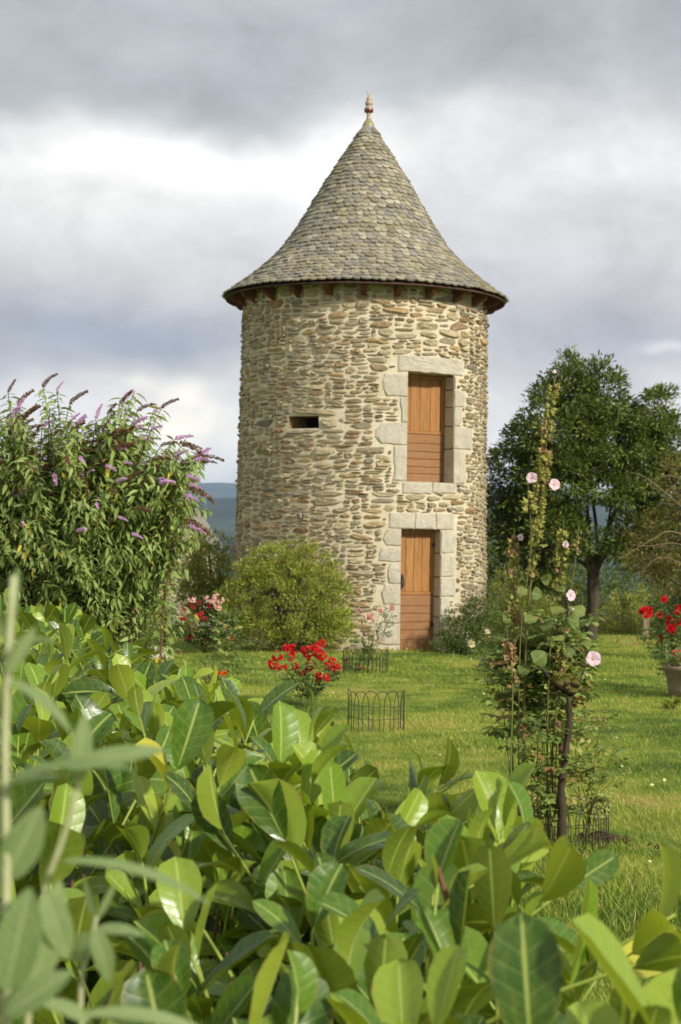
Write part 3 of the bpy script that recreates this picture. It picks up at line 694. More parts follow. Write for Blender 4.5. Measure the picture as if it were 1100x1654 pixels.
def shingle(acc, p_, w_, s_, e, rnd):
    Ln = e * 1.9; th = rr_.uniform(0.018, 0.032); hw = w_ / 2 * 1.04; sk = rr_.normal() * 0.05
    ol = [(-hw * .97, -Ln), (hw * .97, -Ln), (hw * rr_.uniform(.95, 1.02), -e * .72), (hw * rr_.uniform(.84, .94), -e * .36), (hw * rr_.uniform(.5, .64), -e * rr_.uniform(.04, .12)), (0, e * rr_.uniform(.0, .09)), (-hw * rr_.uniform(.5, .64), -e * rr_.uniform(.04, .12)), (-hw * rr_.uniform(.84, .94), -e * .36), (-hw * rr_.uniform(.95, 1.02), -e * .72)]
    ol = np.array(ol); ol[:, 1] += ol[:, 0] * sk; n = len(ol)
    lift = rr_.uniform(0.004, 0.016)
    S_ = s_ + ol[:, 1]; dS = 0.02
    r0, z0 = rprof(np.clip(s_ - e * .5, 0, SLT - .01)); r1, z1 = rprof(np.clip(s_ - e * .5 - .1, 0, SLT)); tv = norm(np.array([r0 - r1, 0, z0 - z1])); 
    nr = np.array([-tv[2], tv[0]]) * 1.0                       # outward normal (r, z)
    if nr[0] < 0: nr = -nr
    rb, zb = rprof(min(s_, SLT)); over = max(0, s_ - SLT)
    def pt(x_, y_, up):
        rr2 = rb + over * tv[0] + y_ * tv[0] + nr[0] * up; z2 = zb + over * tv[2] + y_ * tv[2] + nr[1] * up
        a_ = p_ + x_ / max(rb, 0.12); return np.stack([TC[0] + rr2 * np.sin(a_), TC[1] - rr2 * np.cos(a_), z2], -1)
    fy = (ol[:, 1] + Ln) / Ln; up = -0.012 + (0.026 + lift) * fy + rr_.normal() * .0015
    top = pt(ol[:, 0] * .97, ol[:, 1] - .002, up + th); edge = pt(ol[:, 0], ol[:, 1], up + th * .7); bt = pt(ol[:, 0], ol[:, 1], up)
    c_ = pt(np.array([0.0]), np.array([-e * .45]), np.array([-0.012 + (0.026 + lift) * .76 + th + .002]))
    V = np.vstack([bt, edge, top, c_]); j = np.arange(n); j2 = (j + 1) % n
    F4 = np.vstack([np.stack([j, j2, n + j2, n + j], -1), np.stack([n + j, n + j2, 2 * n + j2, 2 * n + j], -1)])
    F3 = np.stack([2 * n + j, 2 * n + j2, np.full(n, 3 * n)], -1)
    L = np.zeros((len(V), 3)); L[:, 2] = rnd; acc.add(V, [F4, F3], L)
sh.sort(key=lambda q: q[1] * q[3] * max(0, math.cos(q[0])), reverse=True)
rest = Acc()
for k_, (p_, w_, s_, e) in enumerate(sh):
    A = Acc() if k_ < 298 else rest
    shingle(A, p_, w_, s_, e, rr_.uniform())
    if k_ < 298: A.build('stone_shingle', M_SHINGLE, roof)
rest.build('stone_shingles', M_SHINGLE, roof, kind='stuff')
# rafter feet under the eaves
for k_ in range(24):
    p_ = R(-1.5 + 15 * k_) + rr_.normal() * .004; n_ = np.array([math.sin(p_), -math.cos(p_), 0]); x_ = np.array([math.cos(p_), math.sin(p_), 0])
    pf = [(1.95, 5.98), (2.33, 5.845), (2.33, 5.80), (2.29, 5.765), (2.22, 5.76), (2.16, 5.72), (2.09, 5.68), (1.95, 5.68)]; m_ = len(pf)
    A = Acc(); V = []
    for sgn in (-1, 1):
        for (r_, z_) in pf: V.append(TC + n_ * r_ + x_ * sgn * 0.045 + np.array([0, 0, z_]))
    V = np.array(V); V = np.vstack([V, V[:m_].mean(0), V[m_:].mean(0)]); j = np.arange(m_); j2 = (j + 1) % m_
    A.add(V, [np.stack([j, j2, m_ + j2, m_ + j], -1), np.stack([j2, j, np.full(m_, 2 * m_)], -1), np.stack([m_ + j, m_ + j2, np.full(m_, 2 * m_ + 1)], -1)], rnd=rr_.uniform())
    A.build('rafter_foot', M_DARKWOOD, roof)
# finial
fin = bpy.data.objects.new('finial', None); COL.objects.link(fin); fin.parent = tower; ORG['finial'] = ORG['stone_tower']
FS = 1.22
def fpart(name, pr, m): A = Acc(); lathe(A, [(r_ * 1.0, z0 + (z_ - z0) * FS) for r_, z_ in pr], TC, 20); return A.build(name, m, fin, smooth=True)
z0 = 8.77
fpart('zinc_cap', [(.17, z0 - .04), (.15, z0 + .02), (.115, z0 + .09), (.10, z0 + .10)], M_ZINC)
fpart('base_cone', [(.105, z0 + .09), (.10, z0 + .13), (.07, z0 + .17), (.045, z0 + .20), (.035, z0 + .22)], M_TERRAGRN)
fpart('stem', [(.04, z0 + .21), (.033, z0 + .25), (.04, z0 + .29)], M_TERRA)
fpart('red_band', [(.035, z0 + .285), (.075, z0 + .305), (.082, z0 + .33), (.075, z0 + .35)], M_TERRARED)
fpart('ball', [(.072, z0 + .348), (.064, z0 + .375), (.04, z0 + .39), (.055, z0 + .40), (.066, z0 + .425), (.06, z0 + .45), (.035, z0 + .465), (.045, z0 + .475), (.046, z0 + .495), (.03, z0 + .51), (.022, z0 + .52), (.018, z0 + .54)], M_TERRA)
A = Acc(); b_ = TC + np.array([0, 0, z0 + .53 * FS])
tube(A, curve([b_, b_ + [-.02, 0, .03], b_ + [-.035, 0, .07], b_ + [-.028, 0, .10]], 7), np.linspace(.013, .006, 7), 6)
tube(A, curve([b_, b_ + [.02, 0, .03], b_ + [.028, 0, .055]], 5), np.linspace(.012, .006, 5), 6)
A.build('bird_ornament', M_TERRA, fin, smooth=True)
# ================================================================ HAZE (the air of the valley)
hb = bpy.data.meshes.new('haze')
x0, x1, y0_, y1_, z0, z1 = -15500, 15500, -60, 16500, -140, 330
hb.from_pydata([(x0, y0_, z0), (x1, y0_, z0), (x1, y1_, z0), (x0, y1_, z0), (x0, y0_, z1), (x1, y0_, z1), (x1, y1_, z1), (x0, y1_, z1)], [],
               [(0, 3, 2, 1), (4, 5, 6, 7), (0, 1, 5, 4), (1, 2, 6, 5), (2, 3, 7, 6), (3, 0, 4, 7)])
ho = bpy.data.objects.new('haze', hb); COL.objects.link(ho); ho['kind'] = 'stuff'
hm = bpy.data.materials.new('valley_air'); hm.use_nodes = True; t = NT(hm.node_tree)
pv = t.n('ShaderNodeVolumePrincipled', {'Color': (0.55, 0.74, 1.0, 1), 'Density': 0.0001, 'Anisotropy': 0.1})
t.n('ShaderNodeOutputMaterial', {1: pv.outputs[0]})
hb.materials.append(hm)

# ================================================================ PLANT MATERIALS
M_BUDLEAF = leaf_mat('buddleia_leaf', [(0, srgb(108, 132, 58)), (.5, srgb(140, 162, 80)), (1, srgb(172, 188, 112))], srgb(158, 168, 122), None, 0.55, 0.3, odd=(0.025, srgb(196, 178, 66)))
M_BUDSTEM = plain_mat('buddleia_stem', srgb(122, 98, 66), srgb(92, 70, 48), 0.85, 30)
M_PURPLE = plain_mat('lilac_florets', srgb(240, 206, 236), srgb(214, 160, 214), 0.6, 40, 0.2, transl=0.3)
M_BROWNSPIKE = plain_mat('faded_florets', srgb(140, 104, 72), srgb(98, 72, 52), 0.85, 40, 0.3)
M_TREELEAF = leaf_mat('tree_leaf', [(0, srgb(60, 78, 28)), (.4, srgb(84, 104, 38)), (.75, srgb(118, 136, 52)), (1, srgb(160, 166, 76))], srgb(112, 124, 62), None, 0.42, 0.3)
M_BARK = plain_mat('grey_bark', srgb(96, 84, 66), srgb(58, 52, 40), 0.95, 14, 0.8, stretch=(1, 1, .25), bd=.03)
M_SHRUBGOLD = leaf_mat('golden_shrub_leaf', [(0, srgb(98, 112, 38)), (.45, srgb(134, 150, 52)), (.8, srgb(172, 184, 70)), (1, srgb(196, 202, 96))], srgb(150, 160, 76), None, 0.5, 0.35, odd=(0.16, srgb(140, 106, 72)))
M_SHRUBDARK = leaf_mat('evergreen_leaf', [(0, srgb(58, 74, 28)), (.6, srgb(84, 102, 42)), (1, srgb(118, 132, 58))], srgb(96, 110, 58), None, 0.5, 0.3)
M_SHRUBLIME = leaf_mat('lime_leaf', [(0, srgb(96, 112, 38)), (.6, srgb(136, 146, 58)), (1, srgb(172, 172, 82))], srgb(150, 154, 80), None, 0.5, 0.35)
M_ROSELEAF = leaf_mat('rose_leaf', [(0, srgb(76, 100, 46)), (.5, srgb(98, 124, 62)), (1, srgb(130, 150, 84))], srgb(126, 142, 98), None, 0.45, 0.3, odd=(0.06, srgb(150, 120, 70)))
M_BEDLEAF = leaf_mat('bed_leaf', [(0, srgb(96, 122, 58)), (.5, srgb(130, 154, 76)), (.8, srgb(164, 176, 92)), (1, srgb(190, 184, 110))], srgb(140, 152, 108), None, 0.45, 0.35, odd=(0.09, srgb(158, 122, 78)))
M_BRONZE = leaf_mat('bronze_leaf', [(0, srgb(92, 88, 44)), (.5, srgb(120, 106, 54)), (1, srgb(142, 136, 66))], srgb(128, 116, 72), None, 0.6, 0.3)
M_WOODS = leaf_mat('woodland_leaf', [(0, srgb(56, 74, 32)), (.6, srgb(82, 100, 44)), (1, srgb(112, 122, 58))], srgb(92, 106, 56), None, 0.7, 0.25)
M_ROSESTEM = plain_mat('rose_stem', srgb(112, 118, 56), srgb(96, 84, 50), 0.7, 20)
M_HOLLYLEAF = leaf_mat('hollyhock_leaf', [(0, srgb(78, 98, 42)), (.5, srgb(104, 122, 54)), (1, srgb(142, 146, 70))], srgb(140, 148, 90), srgb(150, 158, 96), 0.6, 0.35, nv=3)
M_POD = plain_mat('seed_pod_green', srgb(176, 172, 92), srgb(136, 138, 64), 0.7, 60, 0.3, transl=0.2)
M_PODBROWN = plain_mat('seed_pod_brown', srgb(168, 138, 96), srgb(132, 106, 70), 0.8, 60, 0.3)
def petal_mat(name, ce, cc, k=0.35):
    m, t = newmat(name); x, y, z, r, v = luv(t)
    col = t.mix(t.rng(y, 0.0, k, 1.0, 0.0), ce, cc)
    col = t.mix(t.math('MULTIPLY', t.rng(t.noise(pos(t), 90, 3), .35, .7), 0.25), col, tuple(c * .72 for c in ce))
    col = t.mix(t.math('MULTIPLY', r, 0.3), col, tuple(min(1, c * 1.2 + .02) for c in ce))
    finish(t, col, 0.55, None, 0, 0, 0.25, 0.35); return m
M_RED = petal_mat('red_petals', srgb(222, 36, 44), srgb(150, 14, 22)); M_PINK = petal_mat('pink_petals', srgb(248, 204, 190), srgb(240, 168, 154))
M_PALEPINK = petal_mat('pale_pink_petals', srgb(236, 206, 216), srgb(170, 60, 84), 0.42); M_CREAM = petal_mat('cream_petals', srgb(242, 230, 196), srgb(232, 204, 140))
M_CORAL = petal_mat('coral_petals', srgb(226, 118, 96), srgb(196, 74, 62)); M_ORANGE = petal_mat('orange_petals', srgb(226, 92, 26), srgb(200, 46, 14)); M_CRIMSON = petal_mat('crimson_petals', srgb(196, 52, 70), srgb(140, 26, 42))
M_YELLOWC = plain_mat('stamens', srgb(232, 214, 120), srgb(220, 190, 90), 0.7, 50)

# flower shapes, radius 1, facing +Y, stem end at the origin
def funnel_flower(seed, rings=5, cup=0.5, n=50, ruf=0.07):
    r_ = np.random.default_rng(seed); th = np.arange(n) / n * 2 * PI; A = Acc()
    rr = np.linspace(0.06, 1, rings + 1); lob = 1 - 0.10 * np.abs(np.cos(th * 2.5)) ** 6
    V = []; L = []
    for k_, q in enumerate(rr):
        rad = q * (1 + (lob - 1) * q ** 3); y = cup * q ** 1.3 - 0.25 * q ** 4 + ruf * (np.sin(th * 11 + 1.3 * seed) + .6 * np.sin(th * 17 + seed) + np.cos(th * 5) * 1.1) * q ** 2
        V.append(np.stack([rad * np.cos(th), y, rad * np.sin(th)], -1)); L.append(np.stack([0 * th, 0 * th + q, 0 * th + .3], -1))
    i = np.arange(rings)[:, None] * n; j = np.arange(n)[None, :]; j2 = (j + 1) % n
    A.add(np.vstack(V), np.stack([i + j, i + j2, i + n + j2, i + n + j], -1).reshape(-1, 4), np.vstack(L))
    return A
def rose_bloom(seed, layers=((5, .95, 55), (5, .8, 32), (4, .6, 14), (3, .4, 3))):
    r_ = np.random.default_rng(seed); A = Acc(); PV, PF, PL = leaf(3, 2, 0.95, -0.2, -0.28, tip=0.35, belly=0.75)
    for (n, sz, ang) in layers:
        th = np.arange(n) / n * 2 * PI + r_.uniform(0, 6) + r_.normal(size=n) * .15; a = R(ang) + r_.normal(size=n) * .12
        out = np.stack([np.cos(th), 0 * th, np.sin(th)], -1); D = out * np.sin(a)[:, None] + np.array([0, 1, 0]) * np.cos(a)[:, None]; N = -out * np.cos(a)[:, None] + np.array([0, 1, 0]) * np.sin(a)[:, None]
        scatter(A, (PV, PF, PL), out * 0.06, D, N, sz * r_.uniform(.9, 1.1, n), r_.uniform(0, .9, n))
    return A
def floret_cluster(seed, n=16):
    r_ = np.random.default_rng(seed); A = Acc(); d = sph(r_, n); d[:, 1] = np.abs(d[:, 1]) * .8 - .1; c = d * r_.uniform(.5, 1, (n, 1)) * .8
    PV, PF, PL = leaf(1, 2, 0.95, -0.2, -0.2, tip=0.35, belly=0.75)
    for k_ in range(n):
        m = 5; th = np.arange(m) / m * 2 * PI + r_.uniform(0, 6); ax = norm(d[k_] + [0, .4, 0]); a1 = norm(np.cross(ax, [.3, .1, 1])); a2 = np.cross(ax, a1)
        out = np.cos(th)[:, None] * a1 + np.sin(th)[:, None] * a2
        scatter(A, leaf(1, 2, 0.95, -.2, -.2, tip=.35, belly=.75), np.repeat(c[k_][None], m, 0), out * .8 + ax * .6, ax - out * .5, r_.uniform(.26, .38), r_.uniform(0, .9))
    return A
MESH = {}
def fm(key, acc, mat, smooth=True): MESH[key] = acc.mesh(key, mat, smooth); return MESH[key]
for k_ in range(3):
    fm(f'rose_red{k_}', rose_bloom(k_), M_RED); fm(f'rose_pink{k_}', rose_bloom(10 + k_), M_PINK); fm(f'rose_cream{k_}', rose_bloom(20 + k_), M_CREAM); fm(f'rose_coral{k_}', rose_bloom(24 + k_), M_CORAL)
    fm(f'holly{k_}', funnel_flower(30 + k_), M_PALEPINK); fm(f'clu_red{k_}', floret_cluster(40 + k_), M_RED); fm(f'clu_crim{k_}', floret_cluster(44 + k_, 12), M_CRIMSON)
    fm(f'clu_coral{k_}', floret_cluster(50 + k_, 12), M_CORAL); fm(f'marigold{k_}', rose_bloom(60 + k_, ((7, .9, 70), (7, .75, 48), (5, .5, 20))), M_ORANGE); fm(f'clu_pink{k_}', floret_cluster(54 + k_, 12), M_PINK)
# buddleia spikes and hollyhock pods
def spike(seed, n, mat_, fat=0.15, droop=0.25):
    r_ = np.random.default_rng(seed); A = Acc(); v = r_.uniform(0, 1, n); th = r_.uniform(0, 2 * PI, n)
    rad = fat * (np.minimum(1, v * 6 + .3)) * (1 - v) ** .7 * r_.uniform(.6, 1.1, n)
    o = np.stack([np.cos(th), 0 * th, np.sin(th)], -1); c = np.stack([0 * v, v, -droop * v ** 2], -1)
    scatter(A, leaf(1, 2, 0.75, .3, .2), c + o * rad[:, None] * .5, o + np.array([0, .5, 0]), r_.normal(size=(n, 3)), .085 * r_.uniform(.6, 1.2, n), r_.uniform(0, 1, n))
    tube(A, np.stack([np.zeros(5), np.linspace(0, .95, 5), -droop * np.linspace(0, .95, 5) ** 2], -1), np.linspace(.03, .012, 5), 4)
    return A
for k_ in range(4): fm(f'spk_b{k_}', spike(70 + k_, 150, None, .13, .1 + .15 * k_), M_BROWNSPIKE, False)
for k_ in range(3): fm(f'spk_p{k_}', spike(80 + k_, 190, None, .17, .1 + .12 * k_), M_PURPLE, False)
def pod(seed):
    r_ = np.random.default_rng(seed); A = Acc(); lathe(A, [(.05, -.1), (.42, .0), (.55, .22), (.42, .42), (.1, .5)], (0, 0, 0), 7)
    A.V[0] = A.V[0][:, [0, 2, 1]]
    n = 5; th = np.arange(n) / n * 2 * PI + r_.uniform(0, 2); o = np.stack([np.cos(th), 0 * th, np.sin(th)], -1)
    scatter(A, leaf(2, 2, .7, .2, -.5), o * .12, o + np.array([0, .7, 0]), np.array([0, 1, 0]) - o, .95, r_.uniform(0, .9, n)); return A
for k_ in range(3): fm(f'pod{k_}', pod(90 + k_), M_POD); fm(f'podb{k_}', pod(94 + k_), M_PODBROWN)
rf = np.random.default_rng(77)
def bloom(parent, key, loc, facing, size, name='blossom'):
    X, D, N = frames(np.asarray(facing, float)[None], rf.normal(size=(1, 3))); return place(name, MESH[key], parent, mat4(X[0], D[0], N[0], size, np.asarray(loc, float)))

# ---------------------------------------------------------------- shrubs
def shrub(name, label, cat, base, ells, nc, nper, crad, proto, size, mat_, seed, up=.4, outw=.6, flat=.8, stems=14, smat=None, group=None, shell=.55, nup=.8):
    r_ = np.random.default_rng(seed); th_ = thing(name, label, cat, base, group)
    C, Cd = clumps(r_, ells, nc, shell); A = Acc()
    cluster_leaves(A, r_, C, Cd, nper, crad * r_.uniform(.7, 1.3, nc), proto, size, up, outw, .7, flat, nup)
    A.build('foliage', mat_, th_, smooth=True, kind='stuff')
    if stems:
        B = Acc()
        for k_ in r_.choice(nc, min(stems, nc), replace=False):
            b = np.asarray(base) + np.array([r_.normal() * .08, r_.normal() * .08, 0]); tip = C[k_]
            mid = b * .45 + tip * .55 + np.array([0, 0, .12 * np.linalg.norm(tip - b)])
            tube(B, curve([b, mid, tip], 7), np.linspace(.02, .005, 7) * max(.5, np.linalg.norm(tip - b)), 5)
        B.build('branches', smat or M_BARK, th_, smooth=True, kind='stuff')
    return th_
def epx(px, py, d, rx, rz, ry=None):
    c = P(px, py, d); k_ = d / FPX; return (c[0], c[1], c[2], rx * k_, (ry if ry else rx) * k_, rz * k_)

shrub('golden_shrub', 'large rounded golden green shrub against the tower wall left of its doors', 'shrub', G(465, 27.6),
      [epx(462, 975, 27.5, 92, 74, 70), epx(392, 975, 27.5, 42, 52, 46), epx(534, 975, 27.5, 40, 52, 46), epx(415, 930, 27.5, 34, 30, 40), epx(545, 1015, 27.5, 32, 34, 40), epx(375, 1000, 27.5, 28, 44, 40), epx(440, 925, 27.5, 56, 46, 50), epx(500, 925, 27.5, 56, 46, 46), epx(470, 905, 27.5, 56, 34, 44), epx(430, 1015, 27.4, 60, 28), epx(510, 1015, 27.4, 50, 28)],
      900, 38, .105, small4, .055, M_SHRUBGOLD, 5, up=.9, outw=.7, stems=40, shell=.45)
shrub('conifer_bush', 'dark green bushy shrub behind the butterfly bush and left of the tower', 'shrub', G(345, 33),
      [epx(345, 915, 33, 38, 60), epx(330, 945, 33, 40, 70), epx(362, 930, 33, 24, 50), epx(310, 960, 33, 34, 60)], 260, 30, .13, small4, .075, M_SHRUBLIME, 6, up=1.0, stems=12, shell=.4)
shrub('evergreen_shrub', 'low dark evergreen shrub against the tower right of the lower door', 'shrub', G(745, 28.0),
      [epx(745, 1020, 28.0, 38, 36, 30), epx(775, 1000, 28.2, 26, 42, 30), epx(722, 1040, 27.8, 26, 18, 26), epx(762, 1042, 27.9, 40, 14, 30)], 300, 28, .09, small4, .05, M_SHRUBDARK, 7, up=.6, stems=14, shell=.4)
shrub('bushy_shrub', 'mixed green shrub beside the right edge of the tower behind the hollyhocks', 'shrub', G(830, 30.5),
      [epx(820, 980, 30.5, 34, 60), epx(860, 1000, 30.5, 40, 44), epx(800, 1010, 30.0, 22, 40), epx(895, 1015, 31, 36, 32)], 300, 28, .12, small4, .06, M_SHRUBLIME, 8, up=.6, stems=14, shell=.4)
shrub('yellow_green_shrub', 'yellow green shrub at the lawn edge right of the tree trunk', 'shrub', G(1010, 35.5),
      [epx(1005, 1000, 35.5, 38, 44), epx(1035, 985, 36, 30, 40), epx(985, 1025, 35, 24, 22), epx(1030, 1020, 35, 30, 24)], 230, 26, .13, small4, .07, M_SHRUBLIME, 9, up=.4, stems=10, shell=.5)
shrub('dark_shrub', 'dark leafy shrub behind the red roses at the right lawn edge', 'shrub', G(1095, 34),
      [epx(1085, 985, 34, 36, 56), epx(1120, 990, 34, 46, 60)], 240, 26, .13, small4, .07, M_SHRUBDARK, 10, up=.4, stems=10, shell=.5)
shrub('dark_shrub', 'dark green shrub low behind the trunk of the garden tree', 'shrub', G(930, 36),
      [epx(925, 975, 36, 44, 70), epx(975, 985, 36, 46, 62), epx(1030, 960, 38, 50, 60), epx(880, 960, 37, 50, 70)], 520, 26, .13, small4, .07, M_SHRUBDARK, 12, up=.4, stems=10, shell=.5)
shrub('bushy_shrub', 'small green shrub under the right side of the butterfly bush', 'shrub', G(262, 27),
      [epx(262, 1000, 27, 36, 34), epx(235, 1010, 27, 30, 30)], 110, 24, .10, small4, .06, M_ROSELEAF, 13, up=.4, stems=8, shell=.5)

# ---------------------------------------------------------------- trees
def tree(name, label, base, ells, tr, fork, nc, nper, crad, proto, size, mat_, seed, limbs=9, group=None, bark=M_BARK, shell=.5, twigs=120, up=.1, nup=.9, outw=.7):
    r_ = np.random.default_rng(seed); th_ = thing(name, label, 'tree', base, group); base = np.asarray(base, float)
    C, Cd = clumps(r_, ells, nc, shell)
    A = Acc(); f = np.array(fork); tube(A, curve([base + [0, 0, -.1], base + [0.01, 0, .12], base * .5 + f * .5 + [.03, 0, 0], f], 9), [tr * 1.5, tr * 1.15, tr * 1.02, tr, tr * .98, tr * .95, tr * .95, tr * .95, tr * .9], 12)
    A.build('trunk', bark, th_, smooth=True)
    E = np.array([e[:6] for e in ells]); ends = []
    for k_ in range(limbs):
        e = E[k_ % len(E)]; tip = e[:3] + sph(r_, 1)[0] * e[3:6] * .5; mid = f * .5 + tip * .5 + r_.normal(size=3) * .22 + [0, 0, .05]
        A = Acc(); c_ = curve([f - [0, 0, .12], f * .75 + mid * .25 + [0, 0, .06] + r_.normal(size=3) * .05, mid, tip], 10); tube(A, c_, np.linspace(tr * .42, tr * .08, 10), 7); A.build('limb', bark, th_, smooth=True); ends.append(c_)
    ends = np.vstack(ends); A = Acc()
    for k_ in range(min(twigs, nc)):
        q = ends[np.argmin(np.linalg.norm(ends - C[k_], axis=1))]; tube(A, curve([q, (q + C[k_]) / 2 + r_.normal(size=3) * .06, C[k_]], 5), np.linspace(tr * .09, .006, 5), 4)
    if twigs: A.build('twigs', bark, th_, smooth=True, kind='stuff')
    A = Acc(); cluster_leaves(A, r_, C, Cd, nper, crad * r_.uniform(.7, 1.3, nc), proto, size, up, outw, .7, .75, nup)
    A.build('crown', mat_, th_, smooth=True, kind='stuff'); return th_
TRD = 32.0
tree('broadleaf_tree', 'dense dark green tree with a dark leaning trunk right of the tower', G(953, TRD),
     [epx(900, 715, TRD, 78, 92, 95), epx(915, 625, TRD, 42, 50, 50), epx(968, 640, TRD, 40, 62, 50), epx(842, 760, TRD, 46, 72, 60), epx(830, 850, TRD, 38, 60, 55), epx(985, 705, TRD, 66, 70, 80),
      epx(1035, 740, TRD, 52, 76, 80), epx(880, 860, TRD, 60, 60, 80), epx(1062, 672, TRD, 26, 52, 45), epx(1030, 860, TRD, 44, 42, 70), epx(1085, 740, TRD, 40, 72, 60), epx(920, 770, TRD - .6, 60, 54, 40), epx(800, 800, TRD, 22, 60), epx(815, 920, TRD, 26, 34), epx(870, 930, TRD, 34, 26), epx(985, 790, TRD - .5, 50, 26), epx(1075, 830, TRD, 44, 50), epx(930, 862, TRD - .4, 34, 34), epx(1008, 885, TRD - .4, 34, 20), epx(1060, 900, TRD, 50, 32), epx(905, 935, TRD - .3, 26, 20)],
     .118, P(958, 925, TRD), 1150, 60, .19, leaf(2, 2, .3, .25, .25), .12, M_TREELEAF, 15, limbs=12, shell=.3, twigs=200)
tree('bronze_tree', 'thin twiggy tree with brownish sparse leaves at the right edge', G(1150, 27),
     [epx(1085, 880, 27, 80, 60, 70), epx(1055, 900, 27, 50, 40, 50), epx(1120, 780, 27, 60, 70, 70), epx(1090, 930, 27, 50, 34, 60), epx(1180, 830, 27, 80, 100, 80)],
     .07, P(1150, 960, 27), 480, 24, .15, small4, .062, M_BRONZE, 16, limbs=14, shell=.2, twigs=190)
A = Acc(); r_ = np.random.default_rng(4); bt = bpy.data.objects['bronze_tree']
for pts, ra in [([(1145, 880), (1085, 858), (1060, 868), (1030, 885), (992, 907)], .012), ([(1145, 905), (1095, 878), (1050, 882), (1020, 880)], .008), ([(1140, 850), (1080, 800), (1040, 770), (1015, 762)], .008), ([(1140, 800), (1090, 770), (1050, 775)], .007), ([(1140, 930), (1070, 900), (1030, 930)], .007)]:
    tube(A, curve([P(a, b, 25.5) for a, b in pts], 12), np.linspace(ra, .004, 12), 5)
A.build('bare_branches', plain_mat('pale_twigs', srgb(150, 132, 96), srgb(120, 100, 72), .9, 20), bt, smooth=True)

# woodland below the garden, one mass
A = Acc(); r_ = np.random.default_rng(19)
for k_ in range(210):
    y_ = r_.uniform(48, 120); u_ = r_.uniform(-.30, .34); x_ = u_ * y_; gz = -0.9 - 9 * ss(38, 90, np.array(y_)); top = EYE - y_ * (r_.uniform(-.006, .014) if u_ < .07 else r_.uniform(-.014, .008)) - (0.02 * y_ if u_ < 0.07 else 0)
    rz = (top - gz) * .55; rx = r_.uniform(1.6, 3.0); C, Cd = clumps(r_, [(x_, y_, top - rz, rx, rx, rz)], 60, .7)
    keepc = C[:, 1] < y_ + .6; C, Cd = C[keepc], Cd[keepc]
    cluster_leaves(A, r_, C, Cd, 16, .55, small4, .26, M_WOODS and .2, .6)
A.build('woodland', M_WOODS, None, smooth=True, kind='stuff')

# ---------------------------------------------------------------- stone house far left
hb_ = P(262, 900, 45.0); hb_[2] = -1.2; hx = hb_[0]
house = thing('stone_house', 'small rubble stone outbuilding with a steep gable behind the butterfly bush', 'building', hb_)
apex = P(268, 772, 45)[2]; eave = P(268, 878, 45)[2]; hw = 1.15
A = Acc(); fy = 45.0; V = [(-hw, fy, -1.2), (hw, fy, -1.2), (hw, fy, eave), (0, fy, apex), (-hw, fy, eave)]; V = np.array([(hx + a, b, c) for a, b, c in V] + [(hx + a, b + 3.5, c) for a, b, c in V])
A.add(V, [np.array([[0, 1, 2, 4], [6, 5, 9, 7], [0, 5, 6, 1], [1, 6, 7, 2], [5, 0, 4, 9]]), np.array([[4, 2, 3], [9, 8, 7]])]); hwall = A.build('wall', M_MORTAR, house)
z_ = -0.4; rh = np.random.default_rng(2); fmap = lambda u, z, o: np.stack([hx + u, fy - o, z], -1)
while z_ < apex - .15:
    h_ = rh.uniform(.08, .16); lim = hw if z_ < eave else hw * (apex - z_ - h_) / (apex - eave); u_ = -lim + .03
    while u_ < lim - .1:
        w_ = min(rh.uniform(.15, .42), lim - u_ - .02); th = np.arange(9) / 9 * 2 * PI + .3; q = np.stack([np.cos(th) * w_ * .5, np.sin(th) * h_ * .42], -1) * (np.abs(np.cos(th)) ** 4 + np.abs(np.sin(th)) ** 4)[:, None] ** -.25
        A = Acc(); stone(A, q + [u_ + w_ / 2, z_ + h_ / 2], fmap, .02, rnd=rh.uniform(), rough=.4, rg=rh); A.build('rubble_stone', M_STONE, hwall); u_ += w_ + .02
    z_ += h_ + .01
A = Acc()
for sg in (-1, 1):
    e0 = np.array([hx + sg * (hw + .15), fy - .12, eave - .14]); a0 = np.array([hx, fy - .12, apex + .03]); dn = np.array([0, 0, .09]); bk = np.array([0, 3.8, 0])
    V = np.array([e0, a0, a0 + bk, e0 + bk, e0 + dn, a0 + dn, a0 + bk + dn, e0 + bk + dn]); A.add(V, np.array([[0, 3, 2, 1], [4, 5, 6, 7], [0, 1, 5, 4], [1, 2, 6, 5], [2, 3, 7, 6], [3, 0, 4, 7]]))
A.build('roof', M_SHINGLE, house)

